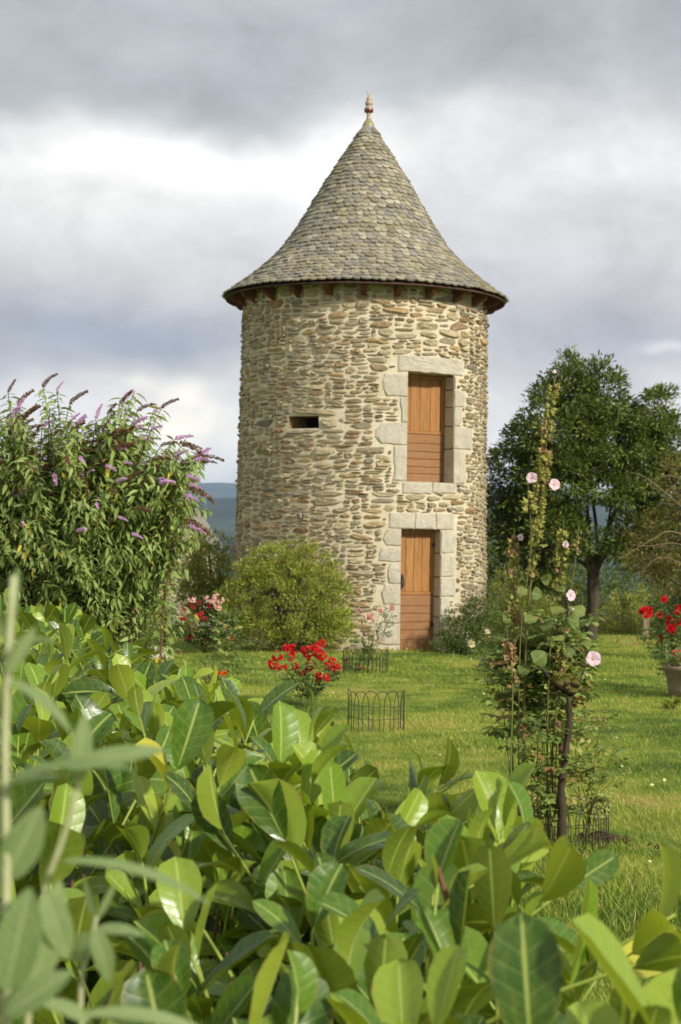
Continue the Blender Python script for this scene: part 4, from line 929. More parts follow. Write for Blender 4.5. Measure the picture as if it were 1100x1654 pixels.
# ---------------------------------------------------------------- butterfly bush
def place_spike(*a):
    o = place('flower_spike', *a); o['kind'] = 'stuff'; return o
def butterfly_bush():
    r_ = np.random.default_rng(31); base = G(120, 15.6); T = thing('butterfly_bush', 'tall butterfly bush with lilac and faded brown flower spikes left of the tower', 'shrub', base)
    LV = Acc(); ST = Acc(); proto = leaf(3, 2, .23, .2, .35, belly=.35); spk = []
    cen = [(P(120, 855, 15.5), np.array([1.14, 1.0, 1.34]), 130), (P(-70, 860, 15.7), np.array([1.05, 1.0, 1.30]), 84), (P(215, 775, 15.3), np.array([.55, .7, .72]), 50), (P(60, 770, 15.3), np.array([.9, .8, .74]), 50), (P(285, 775, 15.0), np.array([.22, .5, .36]), 22)]
    def leaves_on(c_, n0_, tn, sc=1.0):
        n = int(np.linalg.norm(c_[-1] - c_[0]) / .036) + 2; tt = np.linspace(n0_, .995, n); ix = tt * (len(c_) - 1); i = np.clip(ix.astype(int), 0, len(c_) - 2); f_ = (ix - i)[:, None]
        pt = c_[i] * (1 - f_) + c_[i + 1] * f_; tg = norm(c_[i + 1] - c_[i]); a = norm(np.cross(tg, r_.normal(size=3))); b = np.cross(tg, a); al = np.where(np.arange(n) % 2, PI / 2, 0) + r_.normal(size=n) * .3
        for s_ in (0, PI):
            o = np.cos(al + s_)[:, None] * a + np.sin(al + s_)[:, None] * b
            scatter(LV, proto, pt, o * 1.0 + tg * .35 + np.array([0, 0, -.35]), np.array([0, 0, 1.0]) + r_.normal(size=(n, 3)) * .35, .135 * sc * r_.uniform(.6, 1.2, n), np.clip(tn * .5 + r_.uniform(0, .5, n), .001, .999))
    for c0, rr, cnt in cen:
        for k_ in range(cnt):
            d = sph(r_, 1)[0]; d[2] = abs(d[2]) * 1.1 - .3 + .2 * r_.uniform(); d = d / np.linalg.norm(d) * r_.uniform(.6, 1.05); tip = c0 + d * rr
            b = base + np.array([r_.normal() * .28 + (c0[0] - base[0]) * (.6 if c0[0] < base[0] else .3), r_.normal() * .25, 0]); mid = b * .45 + tip * .55 + np.array([-(tip[0] - b[0]) * .18, -(tip[1] - b[1]) * .18, .22])
            c_ = curve([b, b * .7 + mid * .3, mid, tip], 14); tube(ST, c_, np.linspace(.016, .004, 14), 5); leaves_on(c_, .3, r_.uniform()); spk.append((c_[-1], c_[-1] - c_[-2], 1.0))
            for q in range(4):
                i = r_.integers(6, 12); s0 = c_[i]; dv = norm(c_[i] - c_[i - 1]) * .6 + np.array([d[0], d[1], .25]) * .7 + r_.normal(size=3) * .45; e = s0 + norm(dv) * r_.uniform(.22, .45)
                cc = curve([s0, s0 * .5 + e * .5 + [0, 0, .03], e], 6); tube(ST, cc, np.linspace(.006, .003, 6), 4); leaves_on(cc, .1, r_.uniform(), .85)
                if e[2] > 1.9 or r_.uniform() < .3: spk.append((cc[-1], cc[-1] - cc[-2], .7))
    LV.build('foliage', M_BUDLEAF, T, smooth=True, kind='stuff'); ST.build('stems', M_BUDSTEM, T, smooth=True, kind='stuff')
    r_.shuffle(spk); vis = sorted(spk, key=lambda s_: -s_[0][2] + abs(r_.normal()) * .8 + (5 if s_[0][1] > 15.9 else 0))[:296]
    for k_, (p_, d_, sc) in enumerate(vis):
        D = norm(d_) + np.array([.55, 0, -.3 + .25 * (p_[2] > 2.8)]); purple = r_.uniform() < (.48 if p_[2] < 2.9 else .14)
        X, Dn, N = frames(D[None], np.array([[0, 0, 1.0]])); key = f'spk_p{k_ % 3}' if purple else f'spk_b{k_ % 4}'
        place_spike( MESH[key], T, mat4(X[0], Dn[0], N[0], (.125 if purple else .17) * r_.uniform(.7, 1.25) * (.8 + .2 * sc), p_))
    for (px, py, dx_, L) in [(300, 768, .9, .10), (305, 782, 1, .10), (298, 800, .9, .11), (212, 862, .8, .09), (170, 752, .6, .09), (190, 835, .8, .08), (155, 812, .1, .08), (128, 738, .2, .09), (306, 790, 1, .19), (290, 715, .9, .19), (298, 840, 1, .19)]:
        X, Dn, N = frames(np.array([[dx_, -.3, -.1]]), np.array([[0, 0, 1.0]])); place_spike( MESH['spk_p1' if L < .15 else 'spk_b2'], T, mat4(X[0], Dn[0], N[0], L * 1.2, P(px, py, 14.5)))
        if px > 300:
            A = Acc(); e = P(px, py, 14.5); tube(A, curve([e, e + [-.12, .1, -.03], e + [-.35, .4, -.25]], 6), np.linspace(.002, .004, 6), 5); A.build('stem', M_BUDSTEM, T)
butterfly_bush()

# ---------------------------------------------------------------- roses and small garden plants
def rose_bush(name, label, base, d, stems, blooms, key, bsize, nleaf=10, lsize=.045, leafm=None, cat='rose bush', seed=1, group=None, thick=.006, bfrac=None, tmin=.25, face=(0.25, -1, .35)):
    """stems: list of pixel paths at distance d; blooms: pixel positions"""
    r_ = np.random.default_rng(seed); T = thing(name, label, cat, base, group); LV = Acc(); kd = d / FPX
    paths = []
    for k_, pth in enumerate(stems):
        off = r_.uniform(-.12, .12); c_ = curve([np.asarray(base) + np.array([r_.normal() * .02, off * .3, 0])] + [P(a, b, d + off * (i + 1) / len(pth)) for i, (a, b) in enumerate(pth)], 14)
        A = Acc(); tube(A, c_, np.linspace(thick, thick * .45, 14), 5); A.build('stem', M_ROSESTEM, T, smooth=True); paths.append(c_)
        n = nleaf; t_ = r_.uniform(tmin, 1, n); i = np.clip((t_ * 13).astype(int), 0, 12); pt = c_[i]; o = sph(r_, n); o[:, 2] = np.abs(o[:, 2]) * .4
        for q in range(n):                                     # pinnate leaf: rachis of five leaflets
            D0 = norm(o[q]); N0 = norm(np.array([0, 0, 1.0]) + r_.normal(size=3) * .3); sd_ = norm(np.cross(D0, N0)); Lr = lsize * 2.4
            lo = np.array([pt[q] + D0 * Lr * f_ for f_ in (.45, .45, .8, .8, 1.0)]); Dd = np.array([D0 * .5 + sd_, D0 * .5 - sd_, D0 * .7 + sd_, D0 * .7 - sd_, D0]) + np.array([0, 0, -.25])
            scatter(LV, oval3, lo, Dd, np.repeat(N0[None], 5, 0) + r_.normal(size=(5, 3)) * .2, lsize * r_.uniform(.8, 1.2, 5), r_.uniform())
            tube(LV, np.array([pt[q], pt[q] + D0 * Lr * .5, pt[q] + D0 * Lr]), .0015, 3, cap=False)
    if nleaf: LV.build('foliage', leafm or M_ROSELEAF, T, smooth=True, kind='stuff')
    for k_, (a, b) in enumerate(blooms):
        p_ = P(a, b, d + r_.uniform(-.12, .06)); bloom(T, f'{key}{k_ % 3}', p_, np.array(face) + r_.normal(size=3) * .35, bsize * r_.uniform(.8, 1.2))
        q = np.vstack(paths); e = q[np.argmin(np.linalg.norm(q - p_, axis=1))]
        if np.linalg.norm(e - p_) > .015: A = Acc(); tube(A, curve([e, (e + p_) / 2 + [0, 0, -.01], p_], 5), thick * .4, 4); A.build('stem', M_ROSESTEM, T, smooth=True)
    return T
r_ = np.random.default_rng(91)
# scarlet bush on the lawn, left of the middle
b19 = G(500, 19.0)
st = [[(500 + q * .5, 1105), (500 + q, 1068 + abs(q) * .25)] for q in (-52, -40, -28, -15, -4, 8, 20, 32, 45, 52)]
rose_bush('red_rose_bush', 'small rose bush crowded with scarlet flower clusters on the lawn behind the hedge', b19, 19.0, st,
          [(448, 1060), (441, 1074), (462, 1047), (470, 1062), (478, 1077), (494, 1053), (505, 1064), (519, 1040), (508, 1048), (521, 1062), (530, 1075), (543, 1078), (489, 1085), (500, 1078), (527, 1095), (456, 1080), (512, 1092), (536, 1068), (472, 1050), (515, 1055)],
          'clu_red', .060, 16, .042, seed=3, thick=.007)
st = [[(x_, 1030), (x_ + r_.normal() * 6, 985 + r_.uniform(0, 25))] for x_ in np.linspace(295, 375, 11)]
rose_bush('crimson_rose_bush', 'bushy rose with crimson and pink flowers beside the big golden shrub', G(332, 27.2), 27.0, st,
          [(300, 985), (312, 978), (296, 1000), (322, 990), (305, 1010), (330, 1000), (318, 1020), (308, 1030), (298, 1018), (345, 1018), (322, 975), (338, 978)], 'clu_crim', .062, 34, .055, seed=4)
rb = bpy.data.objects['crimson_rose_bush']
for (a, b) in [(338, 968), (346, 975), (352, 980), (356, 970), (349, 966), (310, 968)]: bloom(rb, 'clu_pink%d' % (a % 3), P(a, b, 26.9), (.2, -1, .4), .07)
rose_bush('rose_sapling', 'thin leggy rose stem with pale leaves in front of the golden shrub', G(368, 21.8), 21.8,
          [[(362, 1060), (366, 1020), (372, 985)], [(366, 1060), (352, 1040)], [(372, 1065), (384, 1030)], [(360, 1070), (368, 1040), (385, 1010)]], [(376, 1030), (364, 1012)], 'rose_coral', .034, 11, .07, leafm=M_BEDLEAF, seed=6, cat='rose')
T = thing('pruned_twigs', 'leafless pruned twigs sticking up at the hedge edge near the rose stem', 'plant', G(348, 21.5))
for (pts) in [[(338, 1095), (330, 1068)], [(345, 1095), (344, 1065), (350, 1052)], [(352, 1095), (362, 1070)], [(340, 1098), (334, 1078), (322, 1066)], [(350, 1095), (356, 1075)]]:
    A = Acc(); tube(A, curve([G(348, 21.5)] + [P(a, b, 21.5) for a, b in pts], 8), np.linspace(.011, .006, 8), 5); A.build('twig', M_BARK, T, smooth=True)
T = thing('orange_flower', 'low orange yellow flower at the foot of the pruned twigs', 'flower', G(358, 21.3)); A = Acc(); q = G(358, 21.3); tube(A, [q, q + [0, 0, .08], q + [0, 0, .15]], .004, 5); A.build('stem', M_ROSESTEM, T)
for a in (-.04, .03): bloom(T, 'marigold0', q + np.array([a, 0, .15]), (0, -1, .5), .035)
# salmon roses by the lower door
rose_bush('pink_rose', 'slender rose with four salmon pink blooms left of the lower door', G(592, 23.6), 23.5,
          [[(588, 1050), (583, 990)], [(598, 1050), (612, 992)], [(602, 1050), (625, 1010), (636, 985)], [(585, 1050), (572, 1020)], [(595, 1040), (598, 998)], [(600, 1060), (618, 1030), (625, 1000)]], [(583, 986), (612, 988), (635, 982), (597, 996)], 'rose_pink', .075, 12, .045, seed=8, cat='rose')
rose_bush('coral_rose', 'low rose with a few coral flowers inside the wire fence below the salmon roses', G(575, 23.4), 23.4, [[(560, 1068)], [(575, 1060)], [(590, 1062)]], [(558, 1068), (579, 1074), (584, 1080)], 'rose_coral', .04, 10, .04, seed=9, cat='rose')
rose_bush('cream_rose', 'rose stem with two cream blooms on the lawn right of the doors', G(785, 22.2), 22.0,
          [[(783, 1070), (785, 1022)], [(780, 1070), (770, 1050), (761, 1040)], [(790, 1075), (800, 1050)], [(778, 1080), (772, 1065)]], [(785, 1021), (760, 1039)], 'rose_cream', .055, 10, .045, seed=10, cat='rose')
rose_bush('cream_rose', 'smaller rose with one cream bloom at the left foot of the hollyhocks', G(808, 21.0), 21.0,
          [[(806, 1080), (812, 1040)], [(800, 1090), (795, 1060)], [(812, 1090), (822, 1060)]], [(814, 1036)], 'rose_cream', .045, 14, .045, seed=11, cat='rose')
rose_bush('coral_rose', 'small coral rose at the far lawn edge right of the trunk', G(992, 31), 31, [[(990, 1052)], [(985, 1050)]], [(990, 1050), (996, 1053)], 'clu_coral', .05, 10, .05, seed=12, cat='rose')
rose_bush('coral_rose', 'small red coral rose beside the wooden post at the far lawn edge', G(1027, 31), 31, [[(1027, 1045)], [(1034, 1048)]], [(1027, 1042), (1023, 1044)], 'clu_coral', .05, 10, .05, seed=13, cat='rose')
# red roses on the right
st = [[(1085 + q * .4, 1060), (1085 + q, 1010)] for q in (-50, -38, -25, -12, 0, 12, 25, 40)] + [[(1085, 1060), (1095, 1020), (1070, 975)], [(1090, 1060), (1100, 1010), (1098, 985)]]
rose_bush('red_rose_bush', 'rose bush with bright red blooms above the flower tub at the right edge', G(1088, 21.8), 21.6, st,
          [(1040, 985), (1046, 992), (1034, 990), (1050, 983), (1042, 998), (1070, 970), (1065, 993), (1078, 1000), (1084, 1004), (1090, 1010), (1082, 1014), (1088, 1020), (1076, 1008), (1094, 980), (1100, 988), (1092, 992), (1104, 978), (1066, 1030), (1098, 1004)],
          'rose_red', .062, 26, .05, seed=14)
tb = G(1108, 20.8); M_TUB = plain_mat('weathered_terracotta', srgb(150, 132, 108), srgb(104, 90, 76), .9, 14, .5)
T = thing('flower_tub', 'round weathered tub of salmon pink flowers cut by the right edge', 'planter', tb)
A = Acc(); lathe(A, [(0, .0), (.19, 0), (.215, .12), (.245, .33), (.265, .335), (.27, .385), (.245, .39), (.225, .35), (0, .34)], tb, 28); A.build('tub', M_TUB, T, smooth=True)
A = Acc(); lathe(A, [(.23, .352), (.1, .37), (0, .375)], tb, 20); A.build('soil', plain_mat('soil', (.03, .022, .015), (.06, .045, .03), .95, 40, .6), T)
pl = thing('geranium', 'salmon pink bedding flowers spilling over the rim of the tub', 'flowers', tb + [0, 0, .36]); r_ = np.random.default_rng(5)
C = tb + np.stack([r_.uniform(-.28, .28, 60), r_.uniform(-.25, .25, 60), .42 + r_.uniform(-.06, .16, 60)], -1); A = Acc(); cluster_leaves(A, r_, C, norm(C - tb), 12, .06, oval3, .045, .5); A.build('foliage', M_ROSELEAF, pl, smooth=True, kind='stuff')
for k_ in range(30):
    a = r_.uniform(-2.9, .6); rad = r_.uniform(.1, .31); zq = .5 - .25 * max(0, rad - .2) / .1 * r_.uniform(0, 1); bloom(pl, 'clu_coral%d' % (k_ % 3), tb + np.array([math.cos(a) * rad, math.sin(a) * rad * .9, zq + r_.uniform(-.05, .08)]), (math.cos(a) * .6, -1, .5), .042)
# weeds, post, stone block
q = G(1085, 19.3); T = thing('weed_clump', 'pale leafy weed growing in the lawn below the flower tub', 'plant', q); A = Acc(); n = 40; a = r_.uniform(0, 6.28, n); o = np.stack([np.cos(a), np.sin(a), r_.uniform(.1, 1.6, n)], -1)
scatter(A, leaf(3, 2, .5, .2, .4), q + o * [.03, .03, .05], o, np.array([0, 0, 1.]) + r_.normal(size=(n, 3)) * .3, r_.uniform(.07, .14, n), r_.uniform(0, 1, n)); A.build('foliage', M_SHRUBLIME, T, smooth=True, kind='stuff')
q = G(1043, 33); A = Acc(); box(A, (-.05, -.05, -.1), (.05, .05, .46), .4, (q, np.array([1., 0, 0]), np.array([0, 1., 0]), np.array([0, 0, 1.])), .012); tag(A.build('wooden_post', plain_mat('grey_post', srgb(158, 138, 108), srgb(120, 102, 80), .9, 20, .4), None, org=q), 'short weathered wooden post at the far edge of the lawn', 'post')
q = G(257, 26.0); A = Acc(); F_ = (q, np.array([.97, .2, 0]), np.array([-.2, .97, 0]), np.array([0, 0, 1.])); box(A, (-.12, -.09, -.03), (.12, .09, .13), .4, F_, .02); box(A, (-.135, -.105, .13), (.135, .105, .165), .8, F_, .01)
tag(A.build('stone_block', M_GRANITE, None, org=q), 'small pale stone block with a flat cap under the butterfly bush', 'stone')

A = Acc(); rq = np.random.default_rng(71); n = 90; y = rq.uniform(9, 27, n); x = rq.uniform(-1, 1, n) * .19 * y
scatter(A, leaf(3, 2, .5, .3, .4), np.stack([x, y, .045 + 0 * x], -1), rq.normal(size=(n, 3)) * [1, 1, .15], np.array([0, -.2, 1.]) + rq.normal(size=(n, 3)) * .3, rq.uniform(.03, .06, n), rq.uniform(0, 1, n))
A.build('fallen_leaves', plain_mat('dead_leaf', srgb(176, 138, 84), srgb(124, 86, 52), .85, 30), None, smooth=True, kind='stuff')
# ---------------------------------------------------------------- wire edgings
def wire_fence(name, label, centre, rx, ry, a0, a1, h, n, lap=1.5, wr=.0028, lean=.0):
    T = thing(name, label, 'wire edging', centre); r_ = np.random.default_rng(n); A_ = np.linspace(a0, a1, n + 1); arc = (a1 - a0) / n
    pt = lambda a, z: centre + np.array([rx * math.cos(a), ry * math.sin(a), z])
    for k_ in range(n):
        w2 = arc * lap / 2; ac = A_[k_] + arc / 2; c = []
        hh_ = h * r_.uniform(.95, 1.04)
        for u in np.linspace(-1, 1, 13):
            zc = hh_ - .45 * (rx * arc * lap) * (1 - math.sqrt(max(0, 1 - u * u))) * 1.6; c.append(pt(ac + w2 * u, zc))
        c = [pt(ac - w2, -.03)] + c + [pt(ac + w2, -.03)]; c = np.array(c) + np.array([lean, 0, 0]) * (np.array(c)[:, 2:] / h)
        A = Acc(); tube(A, c, wr, 5, cap=False); A.build('wire_hoop', M_WIRE, T, smooth=True)
    for f_ in (.3, .62):
        A = Acc(); aa = np.linspace(a0, a1, 4 * n); tube(A, np.array([pt(a, h * f_ + .004 * math.sin(a * 9)) for a in aa]) + np.array([lean * f_, .003, 0]), wr * .8, 5); A.build('wire_rail', M_WIRE, T, smooth=True)
    return T
wire_fence('wire_edging', 'curved hooped wire edging standing alone on the lawn above the hedge', G(607, 16.9), .27, .24, PI * 1.0, PI * 2.12, .37, 9, 1.6, .0038, lean=.0)
wire_fence('wire_edging', 'low hooped wire edging round the salmon pink roses near the door', G(590, 23.5), .30, .26, 0, 2 * PI * .96, .33, 16, 1.5, .0036)
wire_fence('wire_edging', 'hooped wire edging round the mossy rose trunk and hollyhock stems', G(910, 10.55), .265, .25, 0, 2 * PI * .97, .285, 17, 1.5, .0028)

# ---------------------------------------------------------------- hollyhocks
def hollyhock(label, path, d, pods, flowers, leaves, seed, thick=.012, brown=.2):
    r_ = np.random.default_rng(seed); pts = [P(a, b, d) for a, b in path]; base = pts[0].copy(); base[2] = 0.0; T = thing('hollyhock', label, 'flower', base)
    c_ = curve([base + [0, 0, -.03]] + pts[0:], 40); A = Acc(); tube(A, c_, np.linspace(thick * .75, thick * .3, 40), 7); A.build('stem', M_ROSESTEM, T, smooth=True)
    zs = c_[:, 2]
    def at(z): return np.array([np.interp(z, zs, c_[:, i]) for i in range(3)])
    for (pa, pb, n, sz) in pods:
        za, zb = P(0, pa, d)[2], P(0, pb, d)[2]
        n = int(n * 1.6)
        for k_ in range(n):
            z_ = za + (zb - za) * (k_ + r_.uniform(0, .8)) / n; a = r_.uniform(0, 6.28); o = np.array([math.cos(a), math.sin(a) * 1.0, r_.uniform(-.1, .5)]); s_ = sz * 1.25 * r_.uniform(.7, 1.25)
            bloom(T, ('podb%d' if r_.uniform() < brown else 'pod%d') % (k_ % 3), at(z_) + norm(o) * .012, o, s_, 'seed_pod')
    for (px, py, sz, fx) in flowers:
        p_ = P(px, py, d - .03); e = at(p_[2] - .03); A = Acc(); tube(A, curve([e, (e + p_) / 2 - [0, 0, .01], p_], 6), .003, 5); A.build('flower_stalk', M_ROSESTEM, T, smooth=True)
        bloom(T, 'holly%d' % (px % 3), p_, (fx, -1, .15), sz); A = Acc(); lathe(A, [(.004, 0), (.006, .012), (.003, .022)], (0, 0, 0), 8)
        v_ = norm(np.array([fx, -1, .15])); tube(A, np.array([p_, p_ + v_ * sz * .25]), sz * .09, 6); A.V.pop(0); A.L.pop(0); A.F4.pop(0); A.F4 = [f - 40 * 0 for f in A.F4]
        B = Acc(); tube(B, np.array([p_ + v_ * sz * .02, p_ + v_ * sz * .3]), sz * .09, 6); B.build('stamen', M_YELLOWC, T)
    HL = leaf(6, 6, 1.05, .12, .25, tip=.6, belly=.55, wav=.05, serr=.03)
    for (px, py, sz, dx_, dz_) in leaves:
        p_ = P(px, py, d - .05 * r_.uniform()); e = at(max(.05, p_[2] - sz * .5)); Dd = norm(np.array([dx_, -.35, dz_])); s0 = p_ - Dd * sz * .4
        A = Acc(); tube(A, curve([e, (e + s0) / 2 + [0, 0, .01], s0], 6), .0028, 5); A.build('leaf_stalk', M_ROSESTEM, T, smooth=True)
        A = Acc(); scatter(A, HL, [s0], [Dd], [np.array([dx_ * .2, -.55, .7]) + r_.normal(size=3) * .25], sz, r_.uniform()); A.build('leaf', M_HOLLYLEAF, T, smooth=True)
    return T
hollyhock('tallest hollyhock, a thin spike of green seed pods rising before the tree crown', [(846, 1345), (846, 1150), (852, 1000), (862, 900), (872, 800), (884, 700), (897, 606)], 10.6,
          [(605, 640, 14, .019), (645, 700, 16, .020), (712, 770, 26, .026), (770, 860, 24, .024), (875, 920, 9, .024)], [(895, 783, .036, .3), (896, 600, .012, .2)],
          [(866, 880, .115, .2, .1), (850, 930, .06, -.8, -.1), (880, 935, .07, .8, -.2)], 1, .013, .18)
hollyhock('hollyhock with a small side flower left of the tallest spike', [(838, 1345), (838, 1150), (842, 1010), (858, 880), (853, 800), (856, 772)], 10.5,
          [(765, 800, 3, .02), (796, 812, 3, .028)], [(859, 772, .034, -.2)], [(846, 955, .07, -.9, -.1)], 2, .008, .2)
hollyhock('shorter hollyhock spike on the left with brownish pods', [(828, 1345), (828, 1150), (830, 1000), (829, 900), (831, 853)], 10.7,
          [(855, 900, 12, .021), (905, 990, 16, .026), (1000, 1050, 6, .025)], [(840, 868, .022, .5)], [(822, 1000, .07, -.8, .1), (838, 1030, .08, .6, -.2)], 3, .009, .55)
hollyhock('middle hollyhock spike with green pods and a small pink flower', [(886, 1345), (884, 1200), (888, 1060), (900, 960), (908, 900), (910, 838)], 10.5,
          [(840, 900, 16, .022), (905, 960, 10, .022)], [(913, 880, .022, .5)], [(900, 950, .09, .9, -.1), (922, 1000, .09, .8, -.15)], 4, .009, .15)
hollyhock('hollyhock with a large pale pink flower and broad leaves on the right', [(893, 1345), (893, 1200), (905, 1080), (918, 980), (930, 900), (935, 848)], 10.4,
          [(850, 880, 5, .014), (1030, 1080, 10, .022)], [(958, 1064, .046, .1), (921, 962, .034, .6), (925, 988, .02, .7)], [(905, 985, .10, -.7, 0), (930, 985, .11, 1, -.25), (888, 1010, .10, -.8, -.2), (915, 1050, .10, .6, -.5), (935, 1090, .07, .7, -.3), (875, 1060, .11, -.5, -.3), (860, 1000, .09, -.7, .1), (850, 1080, .09, -.8, -.2), (945, 1040, .07, .9, .1), (870, 960, .08, -.5, .2), (898, 1030, .08, .5, 0), (912, 1130, .07, .7, -.3)], 5, .009, .3)
hollyhock('bare hollyhock stems with withered dark pods at the left of the clump', [(824, 1340), (826, 1200), (828, 1100), (822, 1060), (818, 1010)], 10.3,
          [(1020, 1060, 9, .024), (1062, 1100, 5, .02)], [], [(812, 1148, .05, -.5, -.6)], 6, .009, .9)

# leafy roses of the bed round the trunk
LV_ = [[(860 + q, 1290), (858 + q * 1.3, 1200), (862 + q * 1.7, 1090 + r_.uniform(-30, 30)), (866 + q * 1.7, 975 + r_.uniform(-35, 60))] for q in (-30, -24, -16, -8, 0, 8, 14, 20, 26, 32, 38, 44)]
rose_bush('climbing_rose', 'tall leafy rose with small pink blooms among the hollyhock stems', G(868, 10.7), 10.75, LV_,
          [(912, 1062), (920, 1056), (926, 1050), (932, 1046), (938, 1050), (944, 1004), (929, 995), (888, 1002), (914, 1018)], 'clu_pink', .02, 58, .056, seed=22, thick=.004, leafm=M_BEDLEAF, tmin=.56)
LV_ = [[(892 + q * .3, 1300), (888 + q * .9, 1230), (886 + q * 1.2, 1165 + r_.uniform(-20, 20))] for q in (-40, -28, -18, -8, 2, 12, 22)]
rose_bush('leafy_rose', 'dense blue green rose foliage climbing the lower part of the mossy trunk', G(890, 10.5), 10.4, LV_, [(897, 1277), (862, 1288)], 'rose_cream', .014, 17, .050, seed=23, thick=.004, leafm=M_BEDLEAF)
rose_bush('leafy_rose', 'light arching rose shoots right of the mossy trunk over the wire edging', G(950, 10.5), 10.45,
          [[(955, 1290), (965, 1200), (978, 1155)], [(948, 1300), (935, 1250), (945, 1215)], [(958, 1300), (975, 1250), (1000, 1195)], [(950, 1310), (925, 1270), (930, 1240)], [(955, 1300), (990, 1260), (985, 1240)], [(930, 1230), (940, 1170), (948, 1160)]], [(962, 1243)], 'rose_cream', .01, 14, .042, leafm=M_BEDLEAF, seed=24, thick=.0035)
q = G(905, 10.3); T = thing('standard_rose', 'dark knobbly old rose trunk with a mossy pollarded head', 'tree', q); M_MOSS = plain_mat('moss', srgb(140, 140, 52), srgb(98, 92, 44), .95, 60, .9, bd=.01)
M_OLD = plain_mat('old_rose_bark', srgb(78, 66, 50), srgb(44, 38, 30), .95, 40, .9, stretch=(1, 1, .4), bd=.012)
A = Acc(); c_ = curve([q + [0, 0, -.05], P(908, 1330, 10.3), P(907, 1270, 10.3), P(913, 1220, 10.3), P(920, 1165, 10.3), P(917, 1122, 10.3)], 22); tube(A, c_, 0.019 + .005 * np.sin(np.arange(22) * 2.1) + np.linspace(.008, -.003, 22), 10); A.build('trunk', M_OLD, T, smooth=True)
A = Acc(); r_ = np.random.default_rng(6)
for (px, py, rr) in [(916, 1112, .042), (904, 1106, .036), (928, 1104, .03), (895, 1112, .026), (912, 1102, .034), (922, 1118, .03)]:
    n = 10; m = 7; c0 = P(px, py, 10.2 + r_.normal() * .01); th = np.linspace(0, PI, m); V = []
    prof_ = [(math.sin(a) * rr * 1.0, math.cos(a) * rr * .75) for a in th]; B = Acc(); lathe(B, prof_[::-1], (0, 0, 0), n); V = B.V[0] * (1 + r_.uniform(-.32, .32, (len(B.V[0]), 1))) + c0; A.add(V, B.F4[0], rnd=r_.uniform())
M_HEAD, t = newmat('mossy_bark'); nz_ = t.sep(t.n('ShaderNodeNewGeometry').outputs['Normal'])[2]; a = t.noise(pos(t), 60.0, 5.0, 0.7)
col = t.mix(t.rng(t.math('ADD', nz_, t.math('MULTIPLY', a, 1.2)), 0.55, 0.95), t.mix(a, srgb(84, 66, 50), srgb(50, 42, 34)), srgb(98, 96, 46)); finish(t, col, .95, a, .9, .02, .1)
hd = A.build('head', M_HEAD, T, smooth=True)
A = Acc(); C = np.array([P(a, b, 10.26 + r_.normal() * .02) for a, b in zip(r_.uniform(892, 934, 40), r_.uniform(1090, 1102, 40))]); cluster_leaves(A, r_, C, np.zeros((40, 3)) + [0, 0, 1], 30, .016, small4, .016, 1.0); A.build('moss_tufts', M_MOSS, T, smooth=True, kind='stuff')
A = Acc(); tube(A, curve([P(926, 1108, 10.29), P(934, 1100, 10.29), P(942, 1085, 10.29), P(946, 1070, 10.29)], 8), np.linspace(.009, .004, 8), 6); A.build('limb', M_OLD, T, smooth=True)
A = Acc(); tube(A, curve([P(898, 1112, 10.29), P(884, 1090, 10.3), P(868, 1075, 10.5)], 8), np.linspace(.011, .006, 8), 6); A.build('limb', M_OLD, T, smooth=True)
q = G(903, 10.42); A = Acc(); tube(A, curve([q + [0, 0, -.05], P(904, 1300, 10.42), P(907, 1230, 10.42), P(903, 1175, 10.42), P(901, 1165, 10.42)], 16), .014 + .002 * np.sin(np.arange(16) * 1.7), 8)
tag(A.build('wooden_stake', plain_mat('red_brown_stake', srgb(142, 96, 72), srgb(70, 54, 42), .95, 28, .9), None, smooth=True, org=q), 'reddish brown peeling stake tied close beside the mossy rose trunk', 'stake')
for (a, b, lab) in [(823, 1350, 'orange marigold low behind the hedge leaves, the left one of two'), (873, 1341, 'orange marigold at the foot of the wire edging, nearer the trunk')]:
    p_ = P(a, b, 10.3); q = p_.copy(); q[2] = 0; T = thing('marigold', lab, 'flower', q, 'marigolds'); A = Acc(); tube(A, curve([q, (p_ + q) / 2 + [.004, 0, 0], p_], 6), .003, 5); A.build('stem', M_ROSESTEM, T)
    bloom(T, 'marigold1', p_, (.1, -1, .4), .024); A = Acc(); n = 16; aa = r_.uniform(0, 6.28, n); o = np.stack([np.cos(aa), np.sin(aa), r_.uniform(0, .6, n)], -1); scatter(A, small4, np.stack([np.full(n, q[0]), np.full(n, q[1]), r_.uniform(.01, max(.03, p_[2]), n)], -1), o, np.array([0, 0, 1.]) + o * 0, .05, r_.uniform(0, 1, n)); A.build('foliage', M_ROSELEAF, T, smooth=True, kind='stuff')
# crumbled earth beside the edging
q = G(968, 10.75); A = Acc(); r_ = np.random.default_rng(17)
for k_ in range(150):
    rr = abs(r_.normal()) * .10; a = r_.uniform(0, 6.28); s_ = r_.uniform(.010, .028); c0 = q + np.array([math.cos(a) * rr * 1.5, math.sin(a) * rr, max(0, .06 - rr * .35)]); V = np.array([[1, 0, 0], [-1, 0, 0], [0, 1, 0], [0, -1, 0], [0, 0, 1], [0, 0, -1.]]) * r_.uniform(.6, 1.2, (6, 1)) * s_ + c0
    A.add(V, np.array([[0, 2, 4], [2, 1, 4], [1, 3, 4], [3, 0, 4], [2, 0, 5], [1, 2, 5], [3, 1, 5], [0, 3, 5]]), rnd=r_.uniform())
e_ = A.build('bare_earth', plain_mat('brown_earth', srgb(92, 72, 52), srgb(58, 46, 34), .95, 50, .7), None, org=q, kind='stuff')

